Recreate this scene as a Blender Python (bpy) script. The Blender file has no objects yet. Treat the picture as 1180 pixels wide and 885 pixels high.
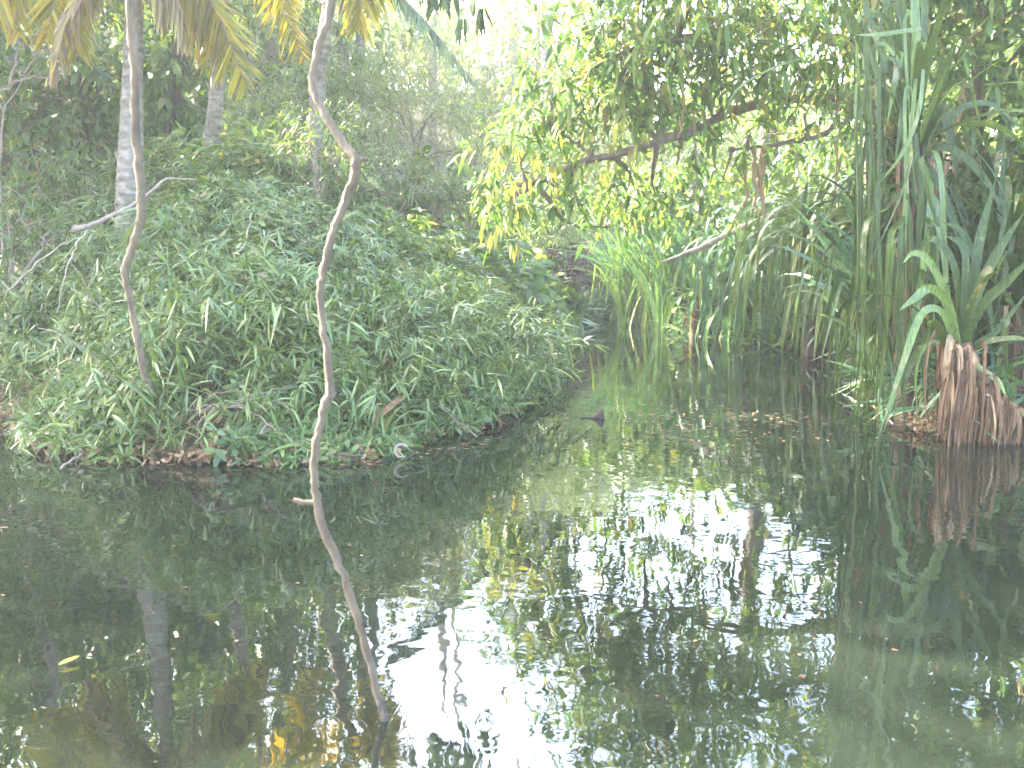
import bpy, math
import numpy as np
from mathutils import Vector

# ------------------------------------------------------------------ camera, sky, sun, exposure
SC = bpy.context.scene
COL = SC.collection
F_PX, HOR = 1110.0, 300.0                       # focal length and horizon row measured in the photograph
PITCH = math.atan((442.5 - HOR) / F_PX)
CAM_Z = 1.3
cd = bpy.data.cameras.new('camera'); cam = bpy.data.objects.new('camera', cd); COL.objects.link(cam)
cam.location = (0, 0, CAM_Z); cam.rotation_euler = (math.pi / 2 - PITCH, 0, 0)
cd.sensor_width = 36; cd.lens = 36 * F_PX / 1180; cd.clip_end = 2000; cd.clip_start = 0.05
cd.dof.use_dof = True; cd.dof.focus_distance = 8.5; cd.dof.aperture_fstop = 5.6
SC.camera = cam

SUN_AZ, SUN_EL = math.radians(-60), math.radians(40)     # azimuth clockwise from the view direction
w = bpy.data.worlds.new('World'); SC.world = w; w.use_nodes = True
nt = w.node_tree; bg = nt.nodes['Background']
sky = nt.nodes.new('ShaderNodeTexSky'); sky.sky_type = 'NISHITA'; sky.sun_disc = False
sky.sun_elevation = SUN_EL; sky.sun_rotation = SUN_AZ; sky.dust_density = 4.0; sky.air_density = 1.0
nt.links.new(sky.outputs[0], bg.inputs[0]); bg.inputs[1].default_value = 0.15
sd = bpy.data.lights.new('sun', 'SUN'); sun = bpy.data.objects.new('sun', sd); COL.objects.link(sun)
sv = Vector((math.sin(SUN_AZ) * math.cos(SUN_EL), math.cos(SUN_AZ) * math.cos(SUN_EL), math.sin(SUN_EL)))
sun.rotation_euler = (-sv).to_track_quat('-Z', 'Y').to_euler(); sun.location = sv * 60
sd.energy = 5.0; sd.angle = math.radians(0.6); sd.color = (1.0, 0.93, 0.80)
SC.view_settings.view_transform = 'Standard'; SC.view_settings.look = 'None'
SC.view_settings.exposure = 3.85; SC.view_settings.gamma = 1.0; SC.view_settings.use_curve_mapping = False
SC.render.engine = 'CYCLES'
SC.cycles.use_denoising = True
SC.cycles.max_bounces = 8; SC.cycles.diffuse_bounces = 4; SC.cycles.glossy_bounces = 3
SC.cycles.transmission_bounces = 4; SC.cycles.transparent_max_bounces = 4; SC.cycles.volume_bounces = 1
SC.cycles.sample_clamp_indirect = 6.0
VEIL_DENSITY = 0.0022

rng = np.random.default_rng(7)
cp, sp = math.cos(PITCH), math.sin(PITCH)
def P(px, py, Y):
    """world point at distance Y seen at photo pixel (px, py)"""
    xc, yc = (px - 590) / F_PX, (442.5 - py) / F_PX
    d = np.array([xc, cp + sp * yc, -sp + cp * yc]); d = d * (Y / d[1])
    return np.array([d[0], d[1], CAM_Z + d[2]])
def W(px, py):
    xc, yc = (px - 590) / F_PX, (442.5 - py) / F_PX
    d = np.array([xc, cp + sp * yc, -sp + cp * yc]); d = d * (-CAM_Z / d[2])
    return np.array([d[0], d[1]])
def PP(pts, Y=None):
    return np.array([P(p[0], p[1], p[2] if len(p) > 2 else Y) for p in pts])
def nrm(v):
    v = np.asarray(v, float)
    return v / np.maximum(np.linalg.norm(v, axis=-1, keepdims=True), 1e-9)
def rdir(n):
    return nrm(rng.normal(size=(n, 3)))

# ------------------------------------------------------------------ mesh helpers
class MB:
    """collects quads; build() links them as one mesh object"""
    def __init__(s): s.v, s.f, s.n = [], [], 0
    def add(s, v, q):
        v = np.asarray(v, float).reshape(-1, 3); q = np.asarray(q, np.int64).reshape(-1, 4)
        s.v.append(v); s.f.append(q + s.n); s.n += len(v); return s
    def mesh(s, name, mat, origin=(0, 0, 0), smooth=True):
        v = np.concatenate(s.v) - np.asarray(origin, float); q = np.concatenate(s.f)
        me = bpy.data.meshes.new(name)
        me.vertices.add(len(v)); me.vertices.foreach_set('co', v.astype(np.float32).ravel())
        me.loops.add(q.size); me.loops.foreach_set('vertex_index', q.astype(np.int32).ravel())
        me.polygons.add(len(q)); me.polygons.foreach_set('loop_start', np.arange(0, q.size, 4, dtype=np.int32))
        me.polygons.foreach_set('use_smooth', np.full(len(q), smooth))
        me.update(calc_edges=True); me.materials.append(mat)
        return me
    def build(s, name, mat, parent=None, smooth=True):
        org = np.array(parent.matrix_world.translation) if parent is not None and parent.type == 'EMPTY' else np.zeros(3)
        if parent is not None and parent.type != 'EMPTY': org = np.array(parent.get('org', (0, 0, 0)))
        o = bpy.data.objects.new(name, s.mesh(name, mat, org, smooth)); COL.objects.link(o)
        o['org'] = [float(a) for a in org]
        if parent is not None: o.parent = parent
        return o
def tag(o, label=None, cat=None, group=None, kind=None):
    if label: o['label'] = label
    if cat: o['category'] = cat
    if group: o['group'] = group
    if kind: o['kind'] = kind
    return o
def thing(name, loc, label, cat, group=None):
    o = bpy.data.objects.new(name, None); COL.objects.link(o); o.location = [float(a) for a in loc]
    from mathutils import Matrix
    o.matrix_world = Matrix.Translation(Vector([float(a) for a in loc]))
    return tag(o, label, cat, group)
def solo(mb, name, mat, label, cat, group=None, smooth=True):
    """a thing that is one mesh, its origin at its lowest point"""
    v = np.concatenate(mb.v); i = v[:, 2].argmin(); org = v[i].copy()
    o = bpy.data.objects.new(name, mb.mesh(name, mat, org, smooth)); COL.objects.link(o); o.location = [float(a) for a in org]; o['org'] = [float(a) for a in org]
    return tag(o, label, cat, group)

def spline(pts, n):
    """Catmull-Rom through pts (columns may include radii)"""
    p = np.asarray(pts, float)
    if len(p) == 2: t = np.linspace(0, 1, n)[:, None]; return p[0] * (1 - t) + p[1] * t
    q = np.vstack([2 * p[0] - p[1], p, 2 * p[-1] - p[-2]])
    t = np.linspace(0, len(p) - 1 - 1e-6, n); i = t.astype(int); u = (t - i)[:, None]
    a, b, c, d = q[i], q[i + 1], q[i + 2], q[i + 3]
    return 0.5 * (2 * b + (c - a) * u + (2 * a - 5 * b + 4 * c - d) * u ** 2 + (3 * b - a - 3 * c + d) * u ** 3)
def tube(mb, pts, rad, n=24, seg=8, wob=0.0, jit=0.0):
    pts = np.asarray(pts, float); rad = np.broadcast_to(np.asarray(rad, float), (len(pts),)) if np.ndim(rad) == 0 else np.asarray(rad, float)
    if len(rad) != len(pts): rad = np.interp(np.linspace(0, 1, len(pts)), np.linspace(0, 1, len(rad)), rad)
    s = spline(np.column_stack([pts, rad]), n); c, r = s[:, :3], np.maximum(s[:, 3], 1e-4)
    if wob: c = c + rng.normal(size=c.shape) * wob * np.r_[0, np.ones(n - 2), 0][:, None]
    T = nrm(np.gradient(c, axis=0))
    ref = np.array([0, 0, 1.0]) if abs(T[0][2]) < 0.8 else np.array([1.0, 0, 0])
    A = nrm(np.cross(T, ref)); B = np.cross(T, A)
    an = np.arange(seg) * 2 * math.pi / seg
    rr = r[:, None] * (1 + (rng.normal(size=(n, seg)) * jit if jit else 0))
    v = c[:, None, :] + rr[..., None] * (A[:, None, :] * np.cos(an)[None, :, None] + B[:, None, :] * np.sin(an)[None, :, None])
    v = np.concatenate([c[:1, None, :].repeat(seg, 1), v, c[-1:, None, :].repeat(seg, 1)])
    m = n + 2
    i = np.arange(m - 1)[:, None] * seg; j = np.arange(seg)[None, :]; k = (j + 1) % seg
    mb.add(v.reshape(-1, 3), np.stack([i + j, i + k, i + seg + k, i + seg + j], -1))

PROF = {  # (positions along the leaf, half-width factors)
    'lance': ([0, .18, .5, .8, 1], [.10, .75, 1, .5, .03]),
    'oval': ([0, .2, .55, .85, 1], [.15, .85, 1, .6, .05]),
    'grass': ([0, .3, .65, 1], [.7, 1, .7, .03]),
    'strip': ([0, .4, .8, 1], [.8, 1, .6, .05])}
def leaves(mb, pos, D, N, L, Wd, curl=0.3, prof='lance', fold=0.0):
    """many single leaves: base point, direction, face normal, length, half width; curl bends them down"""
    n = len(pos); s, wd = (np.array(a) for a in PROF[prof]); m = len(s)
    D = nrm(D); S = nrm(np.cross(D, N)); U = np.cross(S, D)
    L = np.broadcast_to(np.asarray(L, float), (n,)); Wd = np.broadcast_to(np.asarray(Wd, float), (n,)); cu = np.broadcast_to(np.asarray(curl, float), (n,))
    c = pos[:, None] + D[:, None] * (L[:, None] * s)[..., None]
    c[..., 2] -= (cu * L)[:, None] * s ** 2
    off = S[:, None] * (Wd[:, None] * wd)[..., None]
    up = U[:, None] * (Wd[:, None] * wd * fold)[..., None]
    v = np.stack([c - off + up, c + off + up], 2)          # n,m,2,3
    b = np.arange(n)[:, None] * (2 * m) + np.arange(m - 1)[None] * 2
    mb.add(v.reshape(-1, 3), np.stack([b, b + 1, b + 3, b + 2], -1))
def blade(mb, path, wid, N0=None, n=14, fold=0.25, base=0.75, tip=0.35):
    """one long folded strap leaf along a path"""
    c = spline(path, n); T = nrm(np.gradient(c, axis=0))
    if N0 is None: N0 = rdir(1)[0]
    S = nrm(np.cross(T, np.asarray(N0, float))); U = np.cross(S, T)
    t = np.linspace(0, 1, n)
    wd = wid * np.minimum(1, base + (1 - base) * t / 0.15) * np.where(t > 1 - tip, np.maximum(0.02, ((1 - t) / tip)) ** 0.8, 1)
    l = c - S * wd[:, None] + U * (wd * fold)[:, None]; r = c + S * wd[:, None] + U * (wd * fold)[:, None]
    v = np.stack([l, c, r], 1).reshape(-1, 3); i = np.arange(n - 1)[:, None] * 3
    q = np.concatenate([np.stack([i, i + 1, i + 4, i + 3], -1), np.stack([i + 1, i + 2, i + 5, i + 4], -1)], 1)
    mb.add(v, q)
def arc_path(base, az, el, L, droop, kink=None, n=9):
    """strap leaf path: leaves base at azimuth az, elevation el and sags; kink = fraction where it breaks and hangs"""
    p = np.array(base, float); out = [p.copy()]; e = el; ds = L / (n - 1)
    for i in range(n - 1):
        p = p + ds * np.array([math.cos(az) * math.cos(e), math.sin(az) * math.cos(e), math.sin(e)]); out.append(p.copy())
        t = (i + 1) / (n - 1)
        e -= droop * (0.4 + 1.6 * t) / (n - 1)
        if kink is not None and t > kink: e = -1.35 + 0.1 * math.sin(7 * L); kink = None; droop = 0.1
        e = max(e, -1.5)
    return np.array(out)

# value noise
_tab = np.random.default_rng(3).random((256, 256))
def vnoise(x, y):
    xi, yi = np.floor(x).astype(int), np.floor(y).astype(int); u, v = x - xi, y - yi
    u, v = u * u * (3 - 2 * u), v * v * (3 - 2 * v)
    g = lambda a, b: _tab[a % 256, b % 256]
    return (g(xi, yi) * (1 - u) + g(xi + 1, yi) * u) * (1 - v) + (g(xi, yi + 1) * (1 - u) + g(xi + 1, yi + 1) * u) * v
def fbm(x, y): return vnoise(x, y) * .55 + vnoise(x * 2.1 + 9, y * 2.1 + 5) * .3 + vnoise(x * 4.3 + 3, y * 4.3 + 7) * .15
def sstep(a, b, x): t = np.clip((x - a) / (b - a), 0, 1); return t * t * (3 - 2 * t)

# ------------------------------------------------------------------ materials
def mat(name):
    m = bpy.data.materials.new(name); m.use_nodes = True; t = m.node_tree
    for n in list(t.nodes): t.nodes.remove(n)
    return m, t, t.nodes.new('ShaderNodeOutputMaterial')
def ramp(t, cols):
    r = t.nodes.new('ShaderNodeValToRGB'); e = r.color_ramp.elements
    while len(e) < len(cols): e.new(0.5)
    for x, (p, c) in zip(e, cols): x.position = p; x.color = (*c, 1)
    return r
def leaf_mat(name, cols, rough=0.45, tr=0.35, spec=0.5, trcol=(1.35, 1.25, 0.5), streak=False):
    m, t, out = mat(name); L = t.links.new
    g = t.nodes.new('ShaderNodeNewGeometry'); r = ramp(t, cols); L(g.outputs['Random Per Island'], r.inputs[0])
    col = r.outputs[0]
    tc = t.nodes.new('ShaderNodeTexCoord'); nz = t.nodes.new('ShaderNodeTexNoise')
    nz.inputs['Scale'].default_value = 9.0; nz.inputs['Detail'].default_value = 3; L(tc.outputs['Object'], nz.inputs['Vector'])
    mr = t.nodes.new('ShaderNodeMapRange'); mr.inputs[3].default_value = 0.7; mr.inputs[4].default_value = 1.3; L(nz.outputs[0], mr.inputs[0])
    mx = t.nodes.new('ShaderNodeMix'); mx.data_type = 'RGBA'; mx.blend_type = 'MULTIPLY'; mx.inputs[0].default_value = 1
    L(col, mx.inputs[6]); L(mr.outputs[0], mx.inputs[7]); col = mx.outputs[2]
    if streak:
        mp = t.nodes.new('ShaderNodeMapping'); mp.inputs['Scale'].default_value = (1, 1, .07); L(tc.outputs['Object'], mp.inputs[0])
        n2 = t.nodes.new('ShaderNodeTexNoise'); n2.inputs['Scale'].default_value = 85; n2.inputs['Detail'].default_value = 2; L(mp.outputs[0], n2.inputs['Vector'])
        m3 = t.nodes.new('ShaderNodeMapRange'); m3.inputs[1].default_value = .3; m3.inputs[2].default_value = .7; m3.inputs[3].default_value = .55; m3.inputs[4].default_value = 1.5; L(n2.outputs[0], m3.inputs[0])
        x3 = t.nodes.new('ShaderNodeMix'); x3.data_type = 'RGBA'; x3.blend_type = 'MULTIPLY'; x3.inputs[0].default_value = 1; L(col, x3.inputs[6]); L(m3.outputs[0], x3.inputs[7]); col = x3.outputs[2]
        n4 = t.nodes.new('ShaderNodeTexNoise'); n4.inputs['Scale'].default_value = 4.5; n4.inputs['Detail'].default_value = 5; n4.inputs['Roughness'].default_value = .7; L(tc.outputs['Object'], n4.inputs['Vector'])
        m4 = t.nodes.new('ShaderNodeMapRange'); m4.inputs[1].default_value = .60; m4.inputs[2].default_value = .70; L(n4.outputs[0], m4.inputs[0])
        x4 = t.nodes.new('ShaderNodeMix'); x4.data_type = 'RGBA'; L(m4.outputs[0], x4.inputs[0]); L(col, x4.inputs[6]); x4.inputs[7].default_value = (.27, .21, .10, 1); col = x4.outputs[2]
    p = t.nodes.new('ShaderNodeBsdfPrincipled'); L(col, p.inputs['Base Color']); p.inputs['Roughness'].default_value = rough
    p.inputs['Specular IOR Level'].default_value = spec
    tl = t.nodes.new('ShaderNodeBsdfTranslucent')
    m2 = t.nodes.new('ShaderNodeMix'); m2.data_type = 'RGBA'; m2.blend_type = 'MULTIPLY'; m2.inputs[0].default_value = 1
    L(col, m2.inputs[6]); m2.inputs[7].default_value = (*trcol, 1); L(m2.outputs[2], tl.inputs[0])
    ms = t.nodes.new('ShaderNodeMixShader'); ms.inputs[0].default_value = tr
    L(p.outputs[0], ms.inputs[1]); L(tl.outputs[0], ms.inputs[2]); L(ms.outputs[0], out.inputs[0])
    return m
def bark_mat(name, cols, scale=6, stretch=(1, 1, 0.25), bump=0.4, rings=None, rough=0.85):
    m, t, out = mat(name); L = t.links.new
    tc = t.nodes.new('ShaderNodeTexCoord'); mp = t.nodes.new('ShaderNodeMapping'); mp.inputs['Scale'].default_value = stretch
    L(tc.outputs['Object'], mp.inputs[0])
    nz = t.nodes.new('ShaderNodeTexNoise'); nz.inputs['Scale'].default_value = scale; nz.inputs['Detail'].default_value = 8; nz.inputs['Roughness'].default_value = 0.65
    L(mp.outputs[0], nz.inputs['Vector']); r = ramp(t, cols); L(nz.outputs[0], r.inputs[0]); col = r.outputs[0]; h = nz.outputs[0]
    if rings:
        wv = t.nodes.new('ShaderNodeTexWave'); wv.bands_direction = 'Z'; wv.inputs['Scale'].default_value = rings; wv.inputs['Distortion'].default_value = 6.0
        wv.inputs['Detail'].default_value = 2; L(tc.outputs['Object'], wv.inputs['Vector'])
        mr = t.nodes.new('ShaderNodeMapRange'); mr.inputs[3].default_value = 0.75; mr.inputs[4].default_value = 1.08; L(wv.outputs[0], mr.inputs[0])
        mx = t.nodes.new('ShaderNodeMix'); mx.data_type = 'RGBA'; mx.blend_type = 'MULTIPLY'; mx.inputs[0].default_value = 0.55
        L(col, mx.inputs[6]); L(mr.outputs[0], mx.inputs[7]); col = mx.outputs[2]
    p = t.nodes.new('ShaderNodeBsdfPrincipled'); L(col, p.inputs['Base Color']); p.inputs['Roughness'].default_value = rough
    b = t.nodes.new('ShaderNodeBump'); b.inputs['Strength'].default_value = bump; b.inputs['Distance'].default_value = 0.02
    L(h, b.inputs['Height']); L(b.outputs[0], p.inputs['Normal']); L(p.outputs[0], out.inputs[0])
    return m
M = {}
M['bank'] = leaf_mat('bank leaves', [(0, (.030, .072, .020)), (.35, (.075, .14, .034)), (.7, (.125, .19, .045)), (.9, (.18, .235, .055)), (.96, (.25, .24, .07)), (1, (.24, .16, .07))], .32, .25, .55)
M['bamboo'] = leaf_mat('bamboo grass leaves', [(0, (.06, .115, .034)), (.5, (.115, .18, .052)), (.85, (.175, .24, .07)), (1, (.28, .27, .10))], .30, .25, .55)
M['bright'] = leaf_mat('bright bank leaves', [(0, (.07, .16, .035)), (.5, (.12, .22, .05)), (.85, (.2, .26, .06)), (1, (.28, .22, .08))], .42, .35)  # brighter green leaf colour for the grass
M['hang'] = leaf_mat('overhanging tree leaves', [(0, (.055, .12, .025)), (.4, (.095, .18, .035)), (.75, (.16, .235, .05)), (.92, (.25, .27, .07)), (1, (.36, .26, .10))], .34, .5, .5, (1.25, 1.25, .75))
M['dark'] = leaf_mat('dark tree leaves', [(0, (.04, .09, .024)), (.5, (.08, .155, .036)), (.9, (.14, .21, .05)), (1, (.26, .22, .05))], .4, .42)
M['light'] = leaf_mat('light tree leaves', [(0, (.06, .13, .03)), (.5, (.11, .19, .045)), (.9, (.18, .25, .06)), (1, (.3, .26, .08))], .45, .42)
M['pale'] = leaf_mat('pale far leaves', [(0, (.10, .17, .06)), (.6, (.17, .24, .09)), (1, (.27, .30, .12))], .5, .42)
M['feather'] = leaf_mat('feathery leaves', [(0, (.12, .16, .06)), (.6, (.20, .24, .09)), (1, (.30, .29, .13))], .6, .4)
M['yellow'] = leaf_mat('yellow leaves', [(0, (.20, .25, .05)), (.6, (.36, .36, .07)), (1, (.44, .36, .10))], .5, .4)
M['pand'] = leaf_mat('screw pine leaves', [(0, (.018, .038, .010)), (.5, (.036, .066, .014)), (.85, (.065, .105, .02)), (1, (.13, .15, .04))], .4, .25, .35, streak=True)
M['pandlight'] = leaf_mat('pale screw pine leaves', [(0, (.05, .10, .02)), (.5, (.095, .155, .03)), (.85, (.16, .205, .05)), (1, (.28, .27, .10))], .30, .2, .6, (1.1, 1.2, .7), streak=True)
M['reed'] = leaf_mat('reed leaves', [(0, (.05, .12, .055)), (.5, (.085, .17, .075)), (.9, (.14, .24, .07)), (1, (.24, .24, .12))], .32, .2, .6, (1.1, 1.2, .7), streak=True)
M['deadleaf'] = leaf_mat('dead strap leaves', [(0, (.075, .037, .02)), (.4, (.165, .09, .046)), (.8, (.27, .165, .088)), (1, (.38, .27, .16))], .75, .15, .3, (1.2, 1, .7), streak=True)
M['frondyel'] = leaf_mat('yellow palm leaflets', [(0, (.14, .17, .03)), (.35, (.30, .27, .03)), (.8, (.52, .42, .04)), (1, (.42, .27, .06))], .45, .4, .5, (1.4, 1.2, .3))
M['frondmix'] = leaf_mat('ageing palm leaflets', [(0, (.13, .10, .07)), (.10, (.19, .15, .09)), (.22, (.20, .23, .035)), (.8, (.46, .39, .04)), (1, (.34, .27, .12))], .5, .35, .5, (1.3, 1.1, .4))
M['fronddry'] = leaf_mat('dry palm leaflets', [(0, (.18, .13, .09)), (.5, (.33, .25, .16)), (.7, (.42, .34, .20)), (1, (.48, .38, .06))], .7, .25, .3, (1.2, 1, .7))
M['frondgreen'] = leaf_mat('blue green palm leaflets', [(0, (.06, .13, .08)), (.6, (.11, .2, .13)), (1, (.2, .28, .16))], .35, .35)
M['palmbark'] = bark_mat('pale palm bark', [(.3, (.09, .07, .048)), (.5, (.21, .178, .14)), (.72, (.36, .325, .27))], 8, (1, 1, 1.8), .8, 3.6)
M['bark'] = bark_mat('grey brown bark', [(.3, (.09, .065, .05)), (.55, (.19, .145, .11)), (.8, (.32, .27, .22))], 8)
M['darkbark'] = bark_mat('dark bark', [(.3, (.035, .028, .022)), (.6, (.09, .07, .055)), (.85, (.17, .14, .11))], 8)
M['vine'] = bark_mat('bare vine bark', [(.3, (.05, .036, .023)), (.5, (.118, .088, .054)), (.75, (.20, .158, .102))], 26, (1, 1, .3), .9)
M['stick'] = bark_mat('bleached stick', [(.3, (.24, .18, .13)), (.55, (.42, .34, .26)), (.8, (.58, .50, .40))], 18, (1, 1, 1), .3)
M['twig'] = bark_mat('dry twig', [(.3, (.18, .13, .10)), (.6, (.31, .24, .19)), (.85, (.42, .35, .29))], 20, (1, 1, 1), .2)
M['root'] = bark_mat('tan hanging root', [(.3, (.20, .11, .05)), (.6, (.38, .24, .13)), (.85, (.52, .38, .22))], 20, (1, 1, .3), .3)
M['husk'] = bark_mat('fibrous brown base', [(.3, (.05, .03, .02)), (.5, (.12, .075, .05)), (.72, (.21, .14, .095)), (.9, (.32, .23, .16))], 14, (1.6, 1.6, .3), .9)
M['drift'] = bark_mat('wet driftwood', [(.3, (.02, .013, .009)), (.6, (.042, .027, .018)), (.9, (.095, .062, .042))], 25, (1, 1, 1), .4, None, .75)

def ground_mat():
    m, t, out = mat('damp leaf litter soil'); L = t.links.new
    tc = t.nodes.new('ShaderNodeTexCoord'); nz = t.nodes.new('ShaderNodeTexNoise'); nz.inputs['Scale'].default_value = 3.5; nz.inputs['Detail'].default_value = 10; nz.inputs['Roughness'].default_value = .7
    L(tc.outputs['Object'], nz.inputs['Vector'])
    r = ramp(t, [(.3, (.022, .022, .012)), (.5, (.045, .05, .022)), (.62, (.085, .068, .042)), (.78, (.14, .10, .065))]); L(nz.outputs[0], r.inputs[0])
    p = t.nodes.new('ShaderNodeBsdfPrincipled'); p.inputs['Roughness'].default_value = .95; L(r.outputs[0], p.inputs['Base Color'])
    b = t.nodes.new('ShaderNodeBump'); b.inputs['Strength'].default_value = .8; b.inputs['Distance'].default_value = .05; L(nz.outputs[0], b.inputs['Height']); L(b.outputs[0], p.inputs['Normal'])
    L(p.outputs[0], out.inputs[0]); return m
def water_mat():
    m, t, out = mat('still dark pond water'); L = t.links.new
    tc = t.nodes.new('ShaderNodeTexCoord')
    def nz(scale, stretch, detail, dist=0.0):
        mp = t.nodes.new('ShaderNodeMapping'); mp.inputs['Scale'].default_value = stretch; L(tc.outputs['Object'], mp.inputs[0])
        n = t.nodes.new('ShaderNodeTexNoise'); n.inputs['Scale'].default_value = scale; n.inputs['Detail'].default_value = detail; n.inputs['Distortion'].default_value = dist
        L(mp.outputs[0], n.inputs['Vector']); return n.outputs[0]
    a, b, c = nz(3.2, (1, 1.0, 1), 2, .4), nz(9.0, (1, 1.15, 1), 2, .3), nz(0.5, (1, 1, 1), 2)
    def math_(op, x, y):
        n = t.nodes.new('ShaderNodeMath'); n.operation = op
        for i, k in enumerate((x, y)):
            if isinstance(k, float): n.inputs[i].default_value = k
            else: L(k, n.inputs[i])
        return n.outputs[0]
    amp = t.nodes.new('ShaderNodeMapRange'); amp.inputs[1].default_value = .35; amp.inputs[2].default_value = .7; amp.inputs[3].default_value = .35; amp.inputs[4].default_value = 1.2; L(c, amp.inputs[0])
    h = math_('MULTIPLY', math_('ADD', math_('MULTIPLY', a, 1.0), math_('MULTIPLY', b, 0.17)), amp.outputs[0])
    bp = t.nodes.new('ShaderNodeBump'); bp.inputs['Strength'].default_value = 1.0; bp.inputs['Distance'].default_value = 0.0034; L(h, bp.inputs['Height'])
    p = t.nodes.new('ShaderNodeBsdfPrincipled'); p.inputs['Base Color'].default_value = (.009, .0125, .008, 1); p.inputs['Roughness'].default_value = .015
    p.inputs['IOR'].default_value = 2.2; L(bp.outputs[0], p.inputs['Normal']); L(p.outputs[0], out.inputs[0]); return m

# ------------------------------------------------------------------ the shore, the ground and the water
shore_px = [(60, 518), (130, 528), (240, 533), (330, 531), (400, 527), (440, 520), (480, 503), (520, 497), (560, 489), (590, 470), (622, 438), (650, 398), (661, 375),
            (690, 365), (722, 366), (790, 385), (900, 400), (985, 412), (1012, 440), (1034, 488), (1085, 503), (1180, 507)]
POLY = np.array([(9, -5), (-14, -5), (-14, 7.2), (-7.5, 8.9), (-5.2, 8.6), (-3.9, 7.7)] + [tuple(W(*p)) for p in shore_px] + [(5.5, 6.4), (7.5, 4)])
def shore_dist(x, y):
    """distance to the waterline, positive on land"""
    x, y = np.asarray(x, float), np.asarray(y, float); best = np.full(x.shape, 1e9); ins = np.zeros(x.shape, bool)
    for i in range(len(POLY)):
        a, b = POLY[i], POLY[(i + 1) % len(POLY)]; e = b - a
        t = np.clip(((x - a[0]) * e[0] + (y - a[1]) * e[1]) / (e @ e), 0, 1)
        best = np.minimum(best, np.hypot(x - a[0] - t * e[0], y - a[1] - t * e[1]))
        c = (a[1] > y) != (b[1] > y)
        ins ^= c & (x < (b[0] - a[0]) * (y - a[1]) / (b[1] - a[1] if b[1] != a[1] else 1e-9) + a[0])
    return np.where(ins, -best, best)
def ground_z(x, y):
    x, y = np.asarray(x, float), np.asarray(y, float); d = shore_dist(x, y); dl = np.maximum(d, 0)
    left = 1.25 * (1 - np.exp(-dl / 1.7)) + 0.2 * np.minimum(dl, 14) + 0.30 * np.clip(dl - 4.5, 0, 12)
    right = 0.28 * (1 - np.exp(-dl / .6)) + 0.05 * np.minimum(dl, 20)
    far = 0.5 * (1 - np.exp(-dl / .8)) + 0.13 * np.minimum(dl, 25)
    s = sstep(-.7, .9, x - (0.35 + 0.085 * y)); f = sstep(17, 24, y) * sstep(-1.5, 1.5, x - .5)
    s = np.maximum(s, 1 - sstep(1, 4, y))
    z = left * (1 - s) + right * s; z = z * (1 - f) + far * f
    z = z + np.where(d > 0, (fbm(x * 1.3, y * 1.3) - .5) * .35 * np.minimum(dl, 1.2) + (vnoise(x * .55 + 31, y * .55 + 17) - .5) * .75 * np.clip(dl - .3, 0, 1) * (x < 2.5), 0)
    return np.where(d > 0, z, -0.7 * (1 - np.exp(np.minimum(d, 0) / .6)) - 0.01)
def grid(xs, ys, zf):
    X, Y = np.meshgrid(xs, ys); v = np.stack([X, Y, zf(X, Y)], -1).reshape(-1, 3); nx = len(xs)
    i = (np.arange(len(ys) - 1)[:, None] * nx + np.arange(nx - 1)[None]).ravel()
    return v, np.stack([i, i + 1, i + nx + 1, i + nx], -1)
xs = np.r_[-400, -200, -100, -60, -40, np.arange(-26, -9, .8), np.arange(-9, 8, .14), np.arange(8, 26, .8), 40, 60, 100, 200, 400]
ys = np.r_[-400, -200, -100, -50, -25, np.arange(-12, 5, .8), np.arange(5, 24, .14), np.arange(24, 60, 1.2), 80, 120, 200, 400]
g = MB(); g.add(*grid(xs, ys, ground_z)); tag(g.build('ground', ground_mat()), 'dark leaf littered soil of the banks and pond bed', 'ground', kind='structure')
wm = MB(); wm.add(*grid(np.linspace(-14.3, 9.5, 20), np.linspace(-5.3, 23.5, 20), lambda X, Y: X * 0)); tag(wm.build('water', water_mat()), 'still dark green pond water with reflections', 'water', kind='structure')

# ------------------------------------------------------------------ ground cover on the banks
def land_points(n, x0, x1, y0, y1, dmin, dmax=99, power=1.5):
    out = []; tot = 0
    while tot < n:
        u = rng.random(n * 2); a, b = y0 ** (1 - power), y1 ** (1 - power); y = (a + (b - a) * u) ** (1 / (1 - power)); x = x0 + (x1 - x0) * rng.random(n * 2)
        x = x * np.maximum(y / y1, .45) if x0 < -6 else x
        d = shore_dist(x, y); k = (d > dmin) & (d < dmax); out.append(np.column_stack([x, y, d])[k]); tot += k.sum()
    return np.concatenate(out)[:n]
def slope_n(x, y, e=.15):
    gx = (ground_z(x + e, y) - ground_z(x - e, y)) / (2 * e); gy = (ground_z(x, y + e) - ground_z(x, y - e)) / (2 * e)
    return nrm(np.stack([-gx, -gy, np.ones_like(gx)], -1))
def veg_h(x, y, d): return (0.05 + 1.25 * np.clip(fbm(x * 1.5 + 40, y * 1.5 + 11) - .32, 0, 1)) * np.clip(.35 + d * .8, .35, 1.1)
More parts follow.
